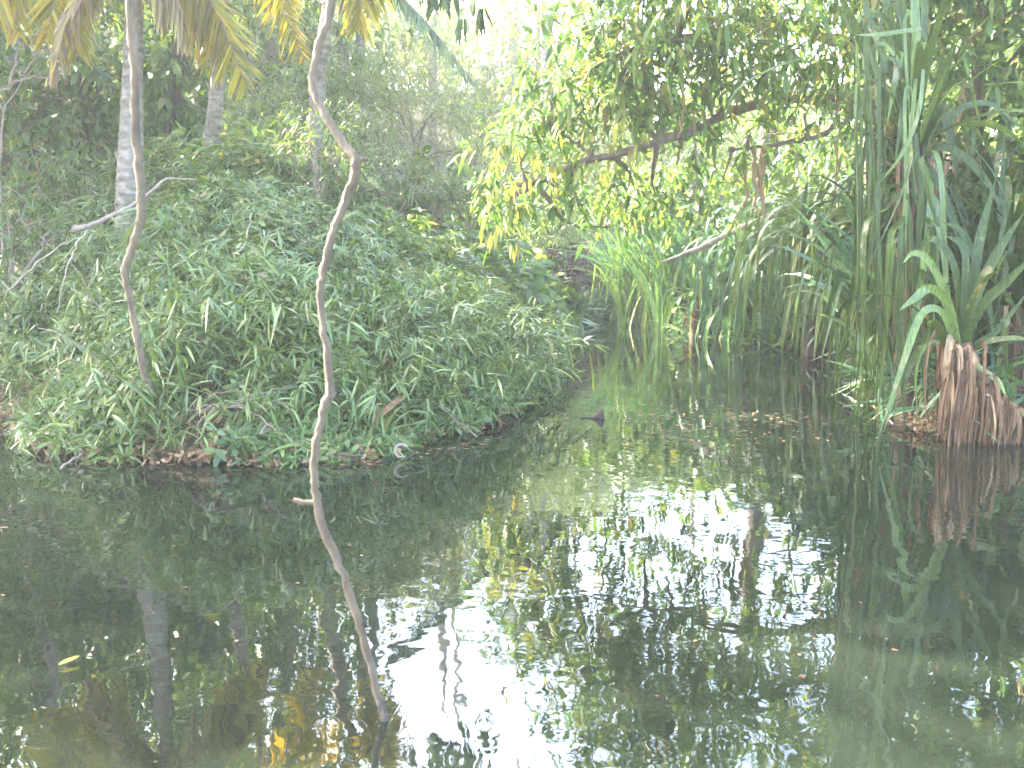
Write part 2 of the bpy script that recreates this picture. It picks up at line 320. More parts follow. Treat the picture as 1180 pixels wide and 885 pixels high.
def ground_cover(name, material, n, box, k, L, Wd, prof, label, hscale=1.0, dmin=-.12, dmax=99, spread=.75, curl=.35, power=1.5, thr=None, cat='undergrowth'):
    p = land_points(n, *box, dmin, dmax, power)
    if thr is not None: p = p[fbm(p[:, 0] * .9 + 70, p[:, 1] * .9 + 20) > thr]
    x, y, d = p.T; n = len(x); z = np.maximum(ground_z(x, y), 0.0) + veg_h(x, y, d) * hscale * rng.random(n) ** .55 + .02
    c = np.stack([x, y, z], -1); N = nrm(slope_n(x, y) * 1.0 + rng.normal(size=(n, 3)) * .5 + (0, -.35, .15))
    c = np.repeat(c, k, 0); N = np.repeat(N, k, 0); m = len(c); sc = np.repeat(.7 + .6 * rng.random(n), k) * (.75 + .5 * rng.random(m)) * (1 + np.clip(np.repeat(y, k) - 8, 0, 14) * .035)
    t = nrm(np.cross(N, rdir(m))); D = nrm(t * spread + N * (1 - spread) * (.4 + rng.random((m, 1))))
    c = c + D * .01 + rng.normal(size=(m, 3)) * L * .22
    mb = MB(); leaves(mb, c, D, nrm(N + rng.normal(size=(m, 3)) * .45), L * sc, Wd * sc, curl * (.3 + rng.random(m)), prof)
    return tag(mb.build(name, material), label, cat, kind='stuff')
BOX = (-11, 3.5, 5.6, 25)
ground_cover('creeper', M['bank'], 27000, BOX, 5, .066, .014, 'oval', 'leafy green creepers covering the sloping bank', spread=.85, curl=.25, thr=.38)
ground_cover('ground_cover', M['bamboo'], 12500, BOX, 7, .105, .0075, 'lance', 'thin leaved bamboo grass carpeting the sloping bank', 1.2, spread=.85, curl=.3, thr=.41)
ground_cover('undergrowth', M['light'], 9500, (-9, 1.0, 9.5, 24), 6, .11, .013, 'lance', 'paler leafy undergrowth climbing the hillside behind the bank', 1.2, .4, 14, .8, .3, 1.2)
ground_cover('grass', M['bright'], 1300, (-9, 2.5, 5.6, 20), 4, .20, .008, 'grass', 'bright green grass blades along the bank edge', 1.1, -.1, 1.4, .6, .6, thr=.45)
ground_cover('grass', M['reed'], 2600, (1.2, 9, 6.6, 24), 6, .42, .012, 'grass', 'long grass on the low far shore below the screw pines', 1.0, -.05, 6, .45, .32)
ground_cover('creeper', M['light'], 4200, (-1.5, 9, 14, 34), 6, .17, .034, 'oval', 'pale sunlit weeds on the ground at the end of the channel', 2.2, .05, 14, .75, .3, 2.0)
ground_cover('leaf_litter', M['deadleaf'], 2600, (-6, 4.5, 5.8, 14), 3, .05, .010, 'oval', 'dead brown leaves lying at the edge of the water', .35, -.15, .5, .95, .2, cat='leaf litter')

# bamboo grass tufts that stand out of the cover: prototypes, then copies
def tuft_mesh(seed, kind):
    global rng; keep = rng; rng = np.random.default_rng(seed); mb = MB()
    for s in range(6 if kind == 'bamboo' else 1):
        az = rng.random() * 6.28; path = arc_path((rng.normal() * .03, rng.normal() * .03, -.03), az, 1.35 - .5 * rng.random(), .38 + .25 * rng.random(), 1.3)
        if kind == 'bamboo':
            tube(mb, path, [.003, .0015], 8, 4)
            n = 15; i = rng.integers(3, 9, n); c = path[i]; T = nrm(np.gradient(path, axis=0))[i]
            D = nrm(T * .6 + rdir(n) * .85 + (0, 0, -.1)); leaves(mb, c, D, nrm((0, -.3, 1) + rng.normal(size=(n, 3)) * .3), .085 + .075 * rng.random(n), .008, .3, 'lance')
    if kind == 'blade':
        n = 13
        for _ in range(n): blade(mb, arc_path((0, 0, -.02), rng.random() * 6.28, 1.3 - .6 * rng.random(), .3 + .3 * rng.random(), 1.6), .010, (0, 0, 1), 8, .2)
    rng = keep
    return mb
def copies(name, meshes, pts, label, cat, group, tilt=.35, smin=.7, smax=1.3):
    proto = []
    for i, p in enumerate(pts):
        me = meshes[i % len(meshes)]
        if i < len(meshes): o = bpy.data.objects.new(name, me); proto.append(o)
        else: o = proto[i % len(meshes)].copy()
        COL.objects.link(o); o.location = [float(a) for a in p]; o.rotation_euler = (rng.normal() * tilt * .5 - .1, rng.normal() * tilt * .5, rng.random() * 6.28)
        s = smin + (smax - smin) * rng.random(); o.scale = (s, s, s); tag(o, label, cat, group, 'thing')
def veg_pts(n, x0, x1, y0, y1, dmin, dmax, h=.7):
    p = land_points(n, x0, x1, y0, y1, dmin, dmax, 1.6); x, y, d = p.T
    return np.stack([x, y, np.maximum(ground_z(x, y), 0) + veg_h(x, y, d) * h * .6], -1)
copies('bamboo_grass', [tuft_mesh(20 + i, 'bamboo').mesh('bamboo_grass', M['bamboo']) for i in range(9)], veg_pts(230, -8.5, 2.0, 5.8, 11.5, -.05, 4.2), 'star leaved bamboo grass plant rising from the creepers on the left bank', 'plant', 'bamboo grass plants on the left bank', .6)
copies('bamboo_grass', [tuft_mesh(40 + i, 'bamboo').mesh('bamboo_grass', M['bamboo']) for i in range(5)], np.concatenate([veg_pts(16, -4.5, 1.5, 8.3, 11.5, .3, 6), veg_pts(14, -1.0, 1.6, 6.8, 13, -.1, .6), veg_pts(10, -6.5, -2, 6.5, 9.5, .5, 3)]), 'tall bamboo grass plant standing well above the creepers on the left bank', 'plant', 'tall bamboo grass plants on the left bank', .5, 1.15, 1.75)
copies('dry_twig', [(lambda m: (tube(m, arc_path((0, 0, -.05), i * 1.3, 1.3 - .25 * i, .55 + .1 * i, .9), [.005, .004, .002], 10, 5, .006), m)[1])(MB()).mesh('dry_twig', M['twig']) for i in range(4)], veg_pts(46, -7.5, 1.6, 5.9, 11, .0, 4), 'thin bare dead stem sticking out of the creepers on the left bank', 'twig', 'thin dead stems among the creepers', .9, .6, 1.4)
copies('grass_tuft', [tuft_mesh(60 + i, 'blade').mesh('grass_tuft', M['bright']) for i in range(5)], veg_pts(34, -6.5, 1.5, 5.8, 10, -.05, .55, .3), 'bright green arching grass tuft at the edge of the left bank', 'grass tuft', 'grass tufts along the left water edge', .4, .6, 1.0)

# ------------------------------------------------------------------ trees
def clusters(mb, tw, c, out, k, twig, L, Wd, droop, spread, curl, prof, twigs=0.3):
    n = len(c); out = nrm(out)
    f = (.25 + .75 * (np.arange(k) + .5) / k)[None, :, None]
    base = c[:, None] + out[:, None] * (twig * f) + rng.normal(size=(n, k, 3)) * .015
    D = nrm(out[:, None] * .55 + rdir(n * k).reshape(n, k, 3) * spread + np.array([0, 0, -droop]))
    m = n * k; sc = .65 + .7 * rng.random(m)
    N = nrm(np.array([0, -.15, 1]) + rng.normal(size=(m, 3)) * .45)
    leaves(mb, base.reshape(-1, 3), D.reshape(-1, 3), N, L * sc, Wd * sc, curl * rng.random(m) * 2 - .1, prof)
    if tw is not None:
        for i in np.nonzero(rng.random(n) < twigs)[0]:
            tube(tw, [c[i] - out[i] * twig * .8, c[i], c[i] + out[i] * twig], [.007, .004, .002], 4, 4)
def blob_points(blobs, dens):
    cs, os_ = [], []
    for b in blobs:
        ctr, r = np.array(b[:3]), np.array(b[3]) * np.ones(3); n = max(4, int(dens * r[0] * r[1] * r[2] ** .5 * (b[4] if len(b) > 4 else 1)))
        d = rdir(n); rad = rng.random(n) ** .42
        pts = d * rad[:, None] * (1 + .28 * rng.normal(size=(n, 1)) * (rad[:, None] > .7))
        cs.append(ctr + pts * r); os_.append(d + (0, 0, .25) + rng.normal(size=(n, 3)) * .4)
    return np.concatenate(cs), np.concatenate(os_)
def tree(name, label, cat, trunk, rad, blobs, leaf, bark, dens=260, k=6, twig=.25, L=.15, Wd=.022, droop=.5, spread=.8, curl=.35, prof='lance', limbs=None, group=None, autolimb=True, twigs=.25, extra=None):
    trunk = np.asarray(trunk, float); r = thing(name, trunk[0], label, cat, group)
    t = MB(); tube(t, trunk, rad, 22, 10, .012, .05)
    t.build('trunk', bark, r)
    sp_ = np.concatenate([spline(trunk, 40)] + [spline(q, 20) for q, _ in (limbs or [])]); tw = MB()
    if autolimb:
        for b in blobs:
            c = np.array(b[:3]); i = np.argmin(np.linalg.norm(sp_ - (c - (0, 0, .5)), axis=1)); a = sp_[i]
            mid = (a + c) / 2 + rng.normal(size=3) * .12 * np.linalg.norm(c - a) + (0, 0, .08)
            q = [a, mid, c]; lm = MB(); tube(lm, q, [max(.015, min(rad) * .55), .018, .008], 10, 6, .01); lm.build('limb', bark, r)
    for q, rr in (limbs or []):
        lm = MB(); tube(lm, q, rr, 20, 8, .012, .06); lm.build('limb', bark, r)
    cr = MB(); c, o = blob_points(blobs, dens); clusters(cr, tw, c, o, k, twig, L, Wd, droop, spread, curl, prof, twigs)
    if tw.n: tag(tw.build('twigs', bark, r), kind='stuff')
    cr.build('crown', leaf, r)
    if extra: extra(r)
    return r
def gz(x, y): return float(np.maximum(ground_z(np.array([x]), np.array([y])), 0)[0])
def foot(px, Y, dx=0):
    x = (px - 590) / F_PX * Y + dx; return np.array([x, Y, gz(x, Y) - .15])
def B(px, py, Y, r, w=1): return (*P(px, py, Y), r, w)

# the spreading tree that hangs over the channel
ov_blobs = [B(598, 175, 10.6, (.55, .5, .5)), B(575, 225, 10.8, (.35, .4, .32)), B(590, 270, 10.9, (.35, .4, .3), .7), B(668, 112, 10.3, (.62, .7, .32)), B(628, 105, 10.4, (.3, .35, .35), .8), B(722, 60, 10, (.8, .9, .6)), B(760, 100, 10.4, (.8, .7, .5)),
    B(790, 30, 9.8, (.9, .9, .6)), B(870, 60, 10.2, (.9, .8, .6)), B(940, 40, 10.3, (.8, .8, .6)), B(690, 160, 10.2, (.6, .5, .4)), B(780, 190, 10.8, (.6, .5, .35), .7), B(860, 160, 11, (.6, .6, .45), .8), B(930, 130, 11, (.6, .6, .5), .8),
    B(640, 215, 10.6, (.4, .4, .3)), B(720, 225, 10.9, (.5, .4, .28), .8), B(672, 238, 10.9, (.4, .4, .26), .9), B(760, 232, 11, (.45, .4, .26), .9), B(705, 262, 11.1, (.35, .35, .2), .7), B(830, 215, 11.2, (.4, .4, .25), .7), B(722, 15, 10, (.7, .7, .5)), B(770, -65, 9.6, (.9, 1, .6), .32), B(820, -90, 9.4, (1.1, 1.2, .7), .32), B(930, -70, 9.6, (1.1, 1.2, .7), .32), B(1030, -40, 9.8, (1.1, 1, .7)), B(830, -170, 9.2, (1., 1.2, .7), .32), B(880, -190, 9, (1.2, 1.3, .7), .32), B(1000, -180, 9.2, (1.2, 1.3, .7), .32)]
ft = foot(1005, 11.4)
ov_limbs = [(PP([(1003, 130, 11.3), (935, 112, 11.1), (862, 122, 10.8), (800, 150, 10.5), (760, 162, 10.3), (690, 184, 10.2), (640, 200, 10.4), (608, 216, 10.6)]), [.085, .075, .06, .05, .045, .038, .028, .012]),
    (PP([(1003, 120, 11.3), (950, 152, 11), (900, 166, 10.8), (842, 172, 10.8)]), [.05, .035, .025, .012]),
    (PP([(1003, 60, 11.3), (900, 25, 10.6), (790, 45, 10.1), (700, 70, 10), (640, 110, 10.3)]), [.08, .06, .045, .03, .012]),
    (PP([(760, 162, 10.3), (720, 120, 10.2), (690, 60, 10), (670, 20, 10)]), [.03, .025, .018, .01]),
    (PP([(690, 184, 10.2), (640, 150, 10.3), (600, 130, 10.5)]), [.022, .016, .008]),
    (PP([(1003, 20, 11.3), (950, -80, 10), (860, -150, 9.4)]), [.08, .06, .03]),
    (PP([(885, 117, 10.9), (960, 108, 11), (1010, 118, 11.3)]), [.05, .06, .08])]
def ov_extra(r):
    for pts, Y, w_ in [([(693, 95), (697, 130), (694, 165)], 10.1, .02), ([(802, 95), (800, 160), (804, 200), (798, 232)], 10.4, .016), ([(783, 60), (788, 120), (781, 160)], 9.9, .018), ([(962, 60), (965, 150), (963, 225)], 10.6, .02), ([(868, 170), (871, 215), (869, 245)], 10.8, .03), ([(880, 172), (878, 220), (881, 250)], 10.8, .035), ([(858, 172), (860, 225), (857, 240)], 10.9, .02), ([(663, 90), (650, 140), (640, 170)], 10.2, .014), ([(740, 40), (742, 90), (736, 130)], 9.9, .014)]:
        mb = MB(); tube(mb, PP(pts, Y), [w_, w_ * .8, w_ * .45], 14, 6, .012, .12); mb.build('hanging_root', M['root'], r)
    mb = MB(); c, o = blob_points([B(600, 185, 10.4, (.4, .35, .4)), B(575, 250, 10.6, (.3, .3, .4)), B(745, 90, 9.8, (.3, .3, .5)), B(700, 170, 10, (.3, .3, .3)), B(640, 190, 10.3, (.4, .3, .2))], 170)
    clusters(mb, None, c, o, 4, .2, .13, .017, 1.0, .6, .4, 'lance'); mb.build('yellow_clusters', M['yellow'], r)  # yellow leaf clusters, mostly on the left lobes
tree('overhanging_tree', 'spreading sunlit tree whose long bare limb reaches left over the channel', 'tree', [ft, P(1010, 250, 11.4), P(1002, 120, 11.3), P(1005, -40, 11.0)], [.16, .13, .11, .07], ov_blobs, M['hang'], M['bark'], 300, 6, .24, .135, .021, .35, 1.0, .45, 'lance', ov_limbs, extra=ov_extra)

# leafy tree at the right edge, behind the screw pines
def rb_extra(r):
    for pts, Y, w_ in [([(1085, 300), (1088, 230), (1100, 150), (1112, 90)], 9.4, .03), ([(1060, 235), (1085, 180), (1090, 120)], 9.3, .022), ([(1102, 310), (1104, 220), (1098, 160)], 9.5, .018), ([(1040, 330), (1070, 150), (1100, 60), (1170, 10)], 9.6, .03), ([(1000, 110), (1060, 50), (1140, 0)], 9.8, .04)]:
        mb = MB(); tube(mb, PP(pts, Y), [w_, w_ * .9, w_ * .6], 14, 6, .014, .1); mb.build('limb', M['root'], r)
tree('leafy_tree', 'yellow green leafy tree with tan crooked stems behind the screw pines at right', 'tree', [foot(1120, 9.8), P(1110, 300, 9.8), P(1125, 100, 9.7), P(1150, -150, 9.6)], [.1, .08, .07, .04],
    [B(1060, 60, 9.7, (.5, .5, .5)), B(1130, 70, 9.3, (.6, .6, .5)), B(1100, 160, 9.9, (.45, .4, .45), .7), B(1165, 160, 9.4, (.45, .5, .5)), B(1150, 260, 9.8, (.5, .4, .4), .6), B(1060, 230, 10, (.35, .4, .4), .5), B(1080, -40, 9.4, (.8, .8, .6)), B(1180, -50, 9.2, (.8, .8, .6)), B(1130, -160, 9, (1, 1, .7)), B(1240, 40, 9, (.8, .8, .7)), B(1260, -140, 8.8, (1, 1, .8)), B(1250, 220, 9.2, (.7, .7, .8))],
    M['light'], M['bark'], 270, 6, .22, .13, .026, .4, .9, .4, 'lance', extra=rb_extra)
# big dark trees beyond right, closing the view to the right
tree('broadleaf_tree', 'dense green tree filling the gap behind the screw pines and hanging roots', 'tree', [foot(890, 17.5), P(885, 150, 17.3), P(880, -60, 17)], [.2, .16, .1],
    [B(760, 225, 18, (1.3, 1, .32)), B(860, 225, 17, (1.3, 1, .32)), B(960, 215, 16, (1.3, 1, .7)), B(1050, 180, 15.5, (1.1, 1, 1)), B(1130, 200, 14.5, (1.2, 1, 1)), B(1070, 60, 16.5, (1.1, 1, 1)), B(1180, 60, 15, (1.3, 1, 1.2))],
    M['dark'], M['darkbark'], 150, 6, .35, .2, .04, .5, .9, .35, 'oval')
tree('broadleaf_tree', 'high canopy tree over the right bank, mostly above the frame', 'tree', [foot(1290, 13.5), P(1280, 100, 13), P(1200, -200, 12), P(1100, -330, 11.5)], [.25, .2, .15, .1],
    [B(1150, -290, 10.5, (1.5, 1.5, .9)), B(1250, -300, 11, (1.6, 1.5, 1)), B(1300, -100, 12, (1.5, 1.5, 1.2))],
    M['hang'], M['bark'], 110, 6, .35, .2, .035, .6, .85, .4, 'lance')

# left hillside trees
tree('teak_tree', 'dark tree with large rounded leaves left of the pale palm trunk', 'tree', [foot(98, 12.6), P(98, 190, 12.6), P(92, 60, 12.6)], [.1, .08, .05],
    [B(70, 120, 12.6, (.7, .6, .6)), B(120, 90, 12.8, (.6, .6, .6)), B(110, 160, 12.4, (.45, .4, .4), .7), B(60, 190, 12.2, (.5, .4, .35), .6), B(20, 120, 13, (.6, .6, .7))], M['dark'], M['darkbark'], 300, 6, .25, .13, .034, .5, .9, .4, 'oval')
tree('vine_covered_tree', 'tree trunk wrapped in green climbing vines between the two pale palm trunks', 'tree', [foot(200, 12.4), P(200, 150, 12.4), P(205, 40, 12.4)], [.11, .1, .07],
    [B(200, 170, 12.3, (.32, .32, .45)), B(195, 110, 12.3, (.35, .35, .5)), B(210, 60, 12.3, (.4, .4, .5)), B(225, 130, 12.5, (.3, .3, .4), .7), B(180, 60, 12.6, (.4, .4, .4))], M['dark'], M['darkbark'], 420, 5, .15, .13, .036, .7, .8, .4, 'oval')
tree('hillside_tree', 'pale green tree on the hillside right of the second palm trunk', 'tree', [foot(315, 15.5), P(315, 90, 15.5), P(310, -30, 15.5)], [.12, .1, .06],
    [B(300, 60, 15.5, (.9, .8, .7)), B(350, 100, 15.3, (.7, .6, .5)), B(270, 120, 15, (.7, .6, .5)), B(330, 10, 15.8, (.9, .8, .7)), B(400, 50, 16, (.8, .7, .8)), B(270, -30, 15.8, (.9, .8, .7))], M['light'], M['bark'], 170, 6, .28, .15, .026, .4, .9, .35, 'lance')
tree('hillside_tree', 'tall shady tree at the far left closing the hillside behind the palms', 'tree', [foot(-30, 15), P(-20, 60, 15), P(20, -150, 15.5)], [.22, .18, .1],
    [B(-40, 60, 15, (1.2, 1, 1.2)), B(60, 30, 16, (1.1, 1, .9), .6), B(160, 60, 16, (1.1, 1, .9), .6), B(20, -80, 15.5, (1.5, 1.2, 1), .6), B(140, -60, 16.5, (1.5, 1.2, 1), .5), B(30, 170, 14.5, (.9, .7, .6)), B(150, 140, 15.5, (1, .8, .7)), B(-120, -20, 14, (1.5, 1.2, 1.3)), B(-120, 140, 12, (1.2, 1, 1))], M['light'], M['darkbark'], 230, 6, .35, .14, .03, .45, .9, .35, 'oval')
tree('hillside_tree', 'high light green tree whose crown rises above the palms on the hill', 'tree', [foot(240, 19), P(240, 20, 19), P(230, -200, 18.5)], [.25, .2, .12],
    [B(210, 20, 19, (1.6, 1.3, 1.2)), B(330, -30, 19, (1.5, 1.3, 1.2)), B(120, -90, 18.5, (1.7, 1.3, 1.2)), B(240, -130, 18, (1.7, 1.4, 1.2)), B(350, -140, 18, (1.3, 1.2, 1)), B(60, -200, 17.5, (1.8, 1.5, 1.2)), B(200, -250, 17, (1.8, 1.5, 1.2)), B(320, -240, 17, (1.2, 1.4, 1)), B(-60, -180, 16.5, (1.8, 1.5, 1.5)), (-4.6, 18.6, 10.4, (2.0, 1.6, 1.3)), (-6.4, 19.4, 11.4, (1.8, 1.6, 1.3))], M['light'], M['bark'], 75, 6, .4, .24, .045, .45, .9, .35, 'lance')  # last two crown blobs are added high up to shade the reeds

# feathery bush at the end of the slope
tree('feathery_bush', 'pale feathery bush with hair fine leaves behind the left bank', 'bush', [foot(480, 14.6), P(478, 190, 14.6), P(470, 110, 14.8)], [.05, .03, .015],
    [B(440, 120, 14.6, (.6, .6, .32)), B(490, 140, 14.3, (.7, .6, .6)), B(535, 175, 14.2, (.5, .5, .5)), B(470, 80, 15, (.6, .5, .5)), B(520, 120, 14.8, (.5, .5, .5)), B(415, 90, 15, (.4, .4, .4), .7), B(450, 190, 13.8, (.5, .4, .35), .7)], M['feather'], M['bark'], 640, 10, .28, .085, .0040, .25, 1.0, .3, 'strip', twigs=.08)
tree('leafy_shrub', 'yellowing shrub catching sun beside the lower leaning palm trunk', 'shrub', [foot(278, 10.9), P(278, 195, 10.9), P(280, 180, 10.9)], [.02, .014, .008],
    [B(272, 190, 10.8, (.22, .2, .14)), B(300, 178, 11, (.2, .2, .14)), B(280, 170, 11, (.18, .2, .12))], M['yellow'], M['twig'], 900, 5, .12, .09, .024, .3, .9, .3, 'oval')
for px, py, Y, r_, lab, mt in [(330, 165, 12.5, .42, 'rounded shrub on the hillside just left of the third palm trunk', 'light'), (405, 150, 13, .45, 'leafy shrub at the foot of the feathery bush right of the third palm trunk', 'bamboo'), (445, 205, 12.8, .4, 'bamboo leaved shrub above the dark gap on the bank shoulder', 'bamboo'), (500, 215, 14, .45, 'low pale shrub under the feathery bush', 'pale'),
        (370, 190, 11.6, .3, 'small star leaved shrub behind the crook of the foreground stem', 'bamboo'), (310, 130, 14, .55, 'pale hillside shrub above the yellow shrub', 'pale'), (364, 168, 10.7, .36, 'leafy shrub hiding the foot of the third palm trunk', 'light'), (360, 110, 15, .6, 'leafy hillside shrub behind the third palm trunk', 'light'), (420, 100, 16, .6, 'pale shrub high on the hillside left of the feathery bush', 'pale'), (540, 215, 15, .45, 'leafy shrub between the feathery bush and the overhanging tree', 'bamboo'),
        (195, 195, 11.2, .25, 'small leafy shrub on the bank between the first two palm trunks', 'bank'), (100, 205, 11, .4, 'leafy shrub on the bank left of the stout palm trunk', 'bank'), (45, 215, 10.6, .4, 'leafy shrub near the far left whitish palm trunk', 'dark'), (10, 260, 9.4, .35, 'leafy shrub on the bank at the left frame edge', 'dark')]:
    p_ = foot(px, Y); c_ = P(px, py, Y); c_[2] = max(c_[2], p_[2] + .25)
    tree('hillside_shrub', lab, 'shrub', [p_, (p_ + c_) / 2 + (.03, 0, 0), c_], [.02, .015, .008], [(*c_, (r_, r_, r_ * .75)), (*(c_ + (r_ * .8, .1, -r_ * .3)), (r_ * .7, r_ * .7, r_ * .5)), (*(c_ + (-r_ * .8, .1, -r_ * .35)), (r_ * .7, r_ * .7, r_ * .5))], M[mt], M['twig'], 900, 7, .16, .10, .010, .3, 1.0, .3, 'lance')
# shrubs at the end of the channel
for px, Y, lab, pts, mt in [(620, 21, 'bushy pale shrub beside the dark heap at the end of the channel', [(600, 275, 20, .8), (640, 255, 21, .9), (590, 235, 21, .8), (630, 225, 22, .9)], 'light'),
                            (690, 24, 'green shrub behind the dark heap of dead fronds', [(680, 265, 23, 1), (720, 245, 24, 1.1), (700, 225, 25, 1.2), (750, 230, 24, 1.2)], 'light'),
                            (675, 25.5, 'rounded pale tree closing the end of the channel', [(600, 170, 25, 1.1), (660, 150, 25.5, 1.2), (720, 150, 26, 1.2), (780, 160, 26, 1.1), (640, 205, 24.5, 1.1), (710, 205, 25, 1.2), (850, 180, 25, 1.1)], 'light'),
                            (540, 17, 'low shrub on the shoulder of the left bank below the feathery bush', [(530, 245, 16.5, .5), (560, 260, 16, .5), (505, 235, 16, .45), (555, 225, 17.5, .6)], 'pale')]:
    tree('leafy_shrub', lab, 'shrub', [foot(px, Y), foot(px, Y) + (0, 0, .6), foot(px, Y) + (.1, 0, 1.1)], [.04, .03, .015], [B(a, b, c, (r, r * .8, r * .7)) for a, b, c, r in pts], M[mt], M['twig'], 420, 6, .22, .12, .014, .4, .95, .4, 'lance')
# hazy trees far beyond the gap
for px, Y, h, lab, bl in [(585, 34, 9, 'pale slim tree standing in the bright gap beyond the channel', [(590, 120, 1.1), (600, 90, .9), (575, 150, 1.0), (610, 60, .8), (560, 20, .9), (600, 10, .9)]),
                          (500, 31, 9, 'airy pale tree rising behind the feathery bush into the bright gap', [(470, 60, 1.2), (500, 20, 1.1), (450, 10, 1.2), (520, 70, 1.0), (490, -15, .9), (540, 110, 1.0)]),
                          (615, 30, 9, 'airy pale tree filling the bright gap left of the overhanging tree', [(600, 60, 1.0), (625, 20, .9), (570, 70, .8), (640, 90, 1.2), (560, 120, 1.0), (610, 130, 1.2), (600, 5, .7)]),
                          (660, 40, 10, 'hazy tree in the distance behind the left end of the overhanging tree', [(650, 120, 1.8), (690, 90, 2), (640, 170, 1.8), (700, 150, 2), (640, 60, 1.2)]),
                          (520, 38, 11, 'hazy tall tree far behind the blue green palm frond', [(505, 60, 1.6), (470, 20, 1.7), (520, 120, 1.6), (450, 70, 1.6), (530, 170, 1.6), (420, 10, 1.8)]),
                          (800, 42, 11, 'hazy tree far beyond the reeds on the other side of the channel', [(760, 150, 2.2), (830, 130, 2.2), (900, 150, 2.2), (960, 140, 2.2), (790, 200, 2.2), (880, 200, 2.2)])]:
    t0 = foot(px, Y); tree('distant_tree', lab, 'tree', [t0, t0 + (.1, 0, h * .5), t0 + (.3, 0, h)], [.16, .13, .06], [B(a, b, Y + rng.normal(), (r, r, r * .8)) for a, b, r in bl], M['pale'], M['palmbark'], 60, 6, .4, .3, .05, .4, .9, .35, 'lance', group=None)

# wood on every side beyond the clearing, far enough to read as one mass
fw = MB(); ft_ = MB(); nb = []
for k in range(120):
    az = math.radians(-62 + 124 * rng.random()); R_ = 27 + 24 * rng.random(); x, y = R_ * math.sin(az), R_ * math.cos(az) + 2; pxx = 590 + F_PX * x / y
    hmax = 8.5 if pxx < 440 else 3.2 if pxx < 640 else 6.0 if pxx < 1000 else 9.0
    z0 = gz(x, y); h = hmax * (.45 + .55 * rng.random())
    nb += [(x, y, z0 + h * .35, (1.9, 1.6, h * .3)), (x + rng.normal(), y, z0 + h * .75, (1.5, 1.4, h * .28))]
    tube(ft_, [(x, y, z0 - .2), (x + rng.normal() * .3, y, z0 + h * .8)], [.16, .08], 6, 6)
c_, o_ = blob_points(nb, 90); clusters(fw, None, c_, o_, 6, .5, .24, .05, .4, .9, .35, 'lance')
fo = tag(fw.build('distant_forest', M['light']), 'green wood closing the view beyond the clearing', 'forest', kind='stuff'); ft_.build('trunks', M['bark'], fo)

# unseen tree added left of the picture to shade bank and screw pines
for loc, lab, bl_ in [((-11, 11.0), 'unseen broad tree added beyond the frame to shade the left bank', [(-9.5, 10.7, 6.2, (2, 2.6, 1.5)), (-9, 12.4, 7.4, (2, 2.4, 1.5)), (-9.8, 9.2, 8.0, (2.2, 2.2, 1.5)), (-8.0, 8.2, 6.2, (1.6, 2, 1.4)), (-10.5, 12.7, 9.0, (2.2, 2.2, 1.4)), (-9.0, 10.7, 9.0, (2.2, 2.2, 1.3)), (-7.8, 10.2, 5.8, (1.2, 1.8, 1)), (-6.2, 12.0, 10.6, (2.0, 1.7, 1.5)), (-7.6, 11.4, 10.4, (1.8, 1.8, 1.3))])]:
    b_ = np.array([*loc, gz(*loc) - .2]); tree('added_shade_tree', lab, 'tree', [b_, b_ + (.2, .1, 3), b_ + (1.2, .6, 6)], [.3, .24, .14], bl_, M['dark'], M['darkbark'], 75, 6, .4, .26, .05, .45, .9, .35, 'oval')

# tree whose drooping leaves hang in at the top of the picture
tree('mango_tree', 'tree with long drooping dark leaves hanging in at the top of the frame', 'tree', [foot(395, 17.8), P(400, -20, 17.5), P(430, -160, 15), P(480, -110, 11.5), P(535, -30, 9.3)], [.14, .11, .08, .05, .012],
    [B(515, -8, 9.2, (.18, .2, .12)), B(545, 2, 9.2, (.14, .2, .12)), B(490, -25, 9.4, (.2, .2, .12)), B(530, -40, 9.4, (.25, .25, .15))], M['pand'], M['bark'], 520, 5, .1, .22, .021, 1.6, .45, .15, 'lance', autolimb=False, twigs=.15)

# ------------------------------------------------------------------ palms
def frond(parent, path, leaflet, mt, n=46, wd=.021, stalk=.018, droop=.9, start=.12, name='frond', rach=None, jitter=.25, flat=False):
    c = spline(path, n); T = nrm(np.gradient(c, axis=0)); S = nrm(np.cross(T, (0.2, .9, .35) if flat else (0, 0, 1.0) + .001 * T)); t = np.linspace(0, 1, n)
    mb = MB()
    tube(mb, path, [stalk, stalk * .6, stalk * .2], 22, 6)
    o = mb.build(name, rach or M['twig'], parent)
    lf = MB(); k = t > start
    for sgn in (-1, 1):
        m = k.sum(); D = nrm(S[k] * sgn * (.75 + .3 * rng.random((m, 1))) + T[k] * .55 + np.array([0, 0, -droop]) * (.7 + .5 * rng.random((m, 1))) + rng.normal(size=(m, 3)) * jitter * .4)
        Ln = leaflet * (np.sin(np.pi * np.clip((t[k] - start) / (1 - start) * .85 + .15, 0, 1)) ** .5 * .9 + .1) * (.75 + .4 * rng.random(m))
        leaves(lf, c[k], D, nrm(T[k] + rng.normal(size=(m, 3)) * .35), Ln, wd * (.7 + .5 * rng.random(m)), .25 * rng.random(m), 'grass')
    lf.build('leaflets', mt, o)
    return o
def palm(label, trunk, rad, group, fronds, bark=None):
    trunk = np.asarray(trunk, float); r = thing('coconut_palm', trunk[0], label, 'palm tree', group)
    sq = spline(np.column_stack([trunk, rad]), 150); ph = np.cumsum(.75 + .5 * rng.random(150)) * .26
    sq[:, 3] *= 1 + .07 * (ph % 1.0) ** 3 - .02; t = MB(); tube(t, sq[:, :3], sq[:, 3], 300, 14, 0, .012); t.build('trunk', bark or M['palmbark'], r)
    for f in fronds: frond(r, *f[:3], **(f[3] if len(f) > 3 else {}))
    return r
Y1 = 9.8
cr = (155, -28)
def fr(pts, Y): return PP(pts, Y)
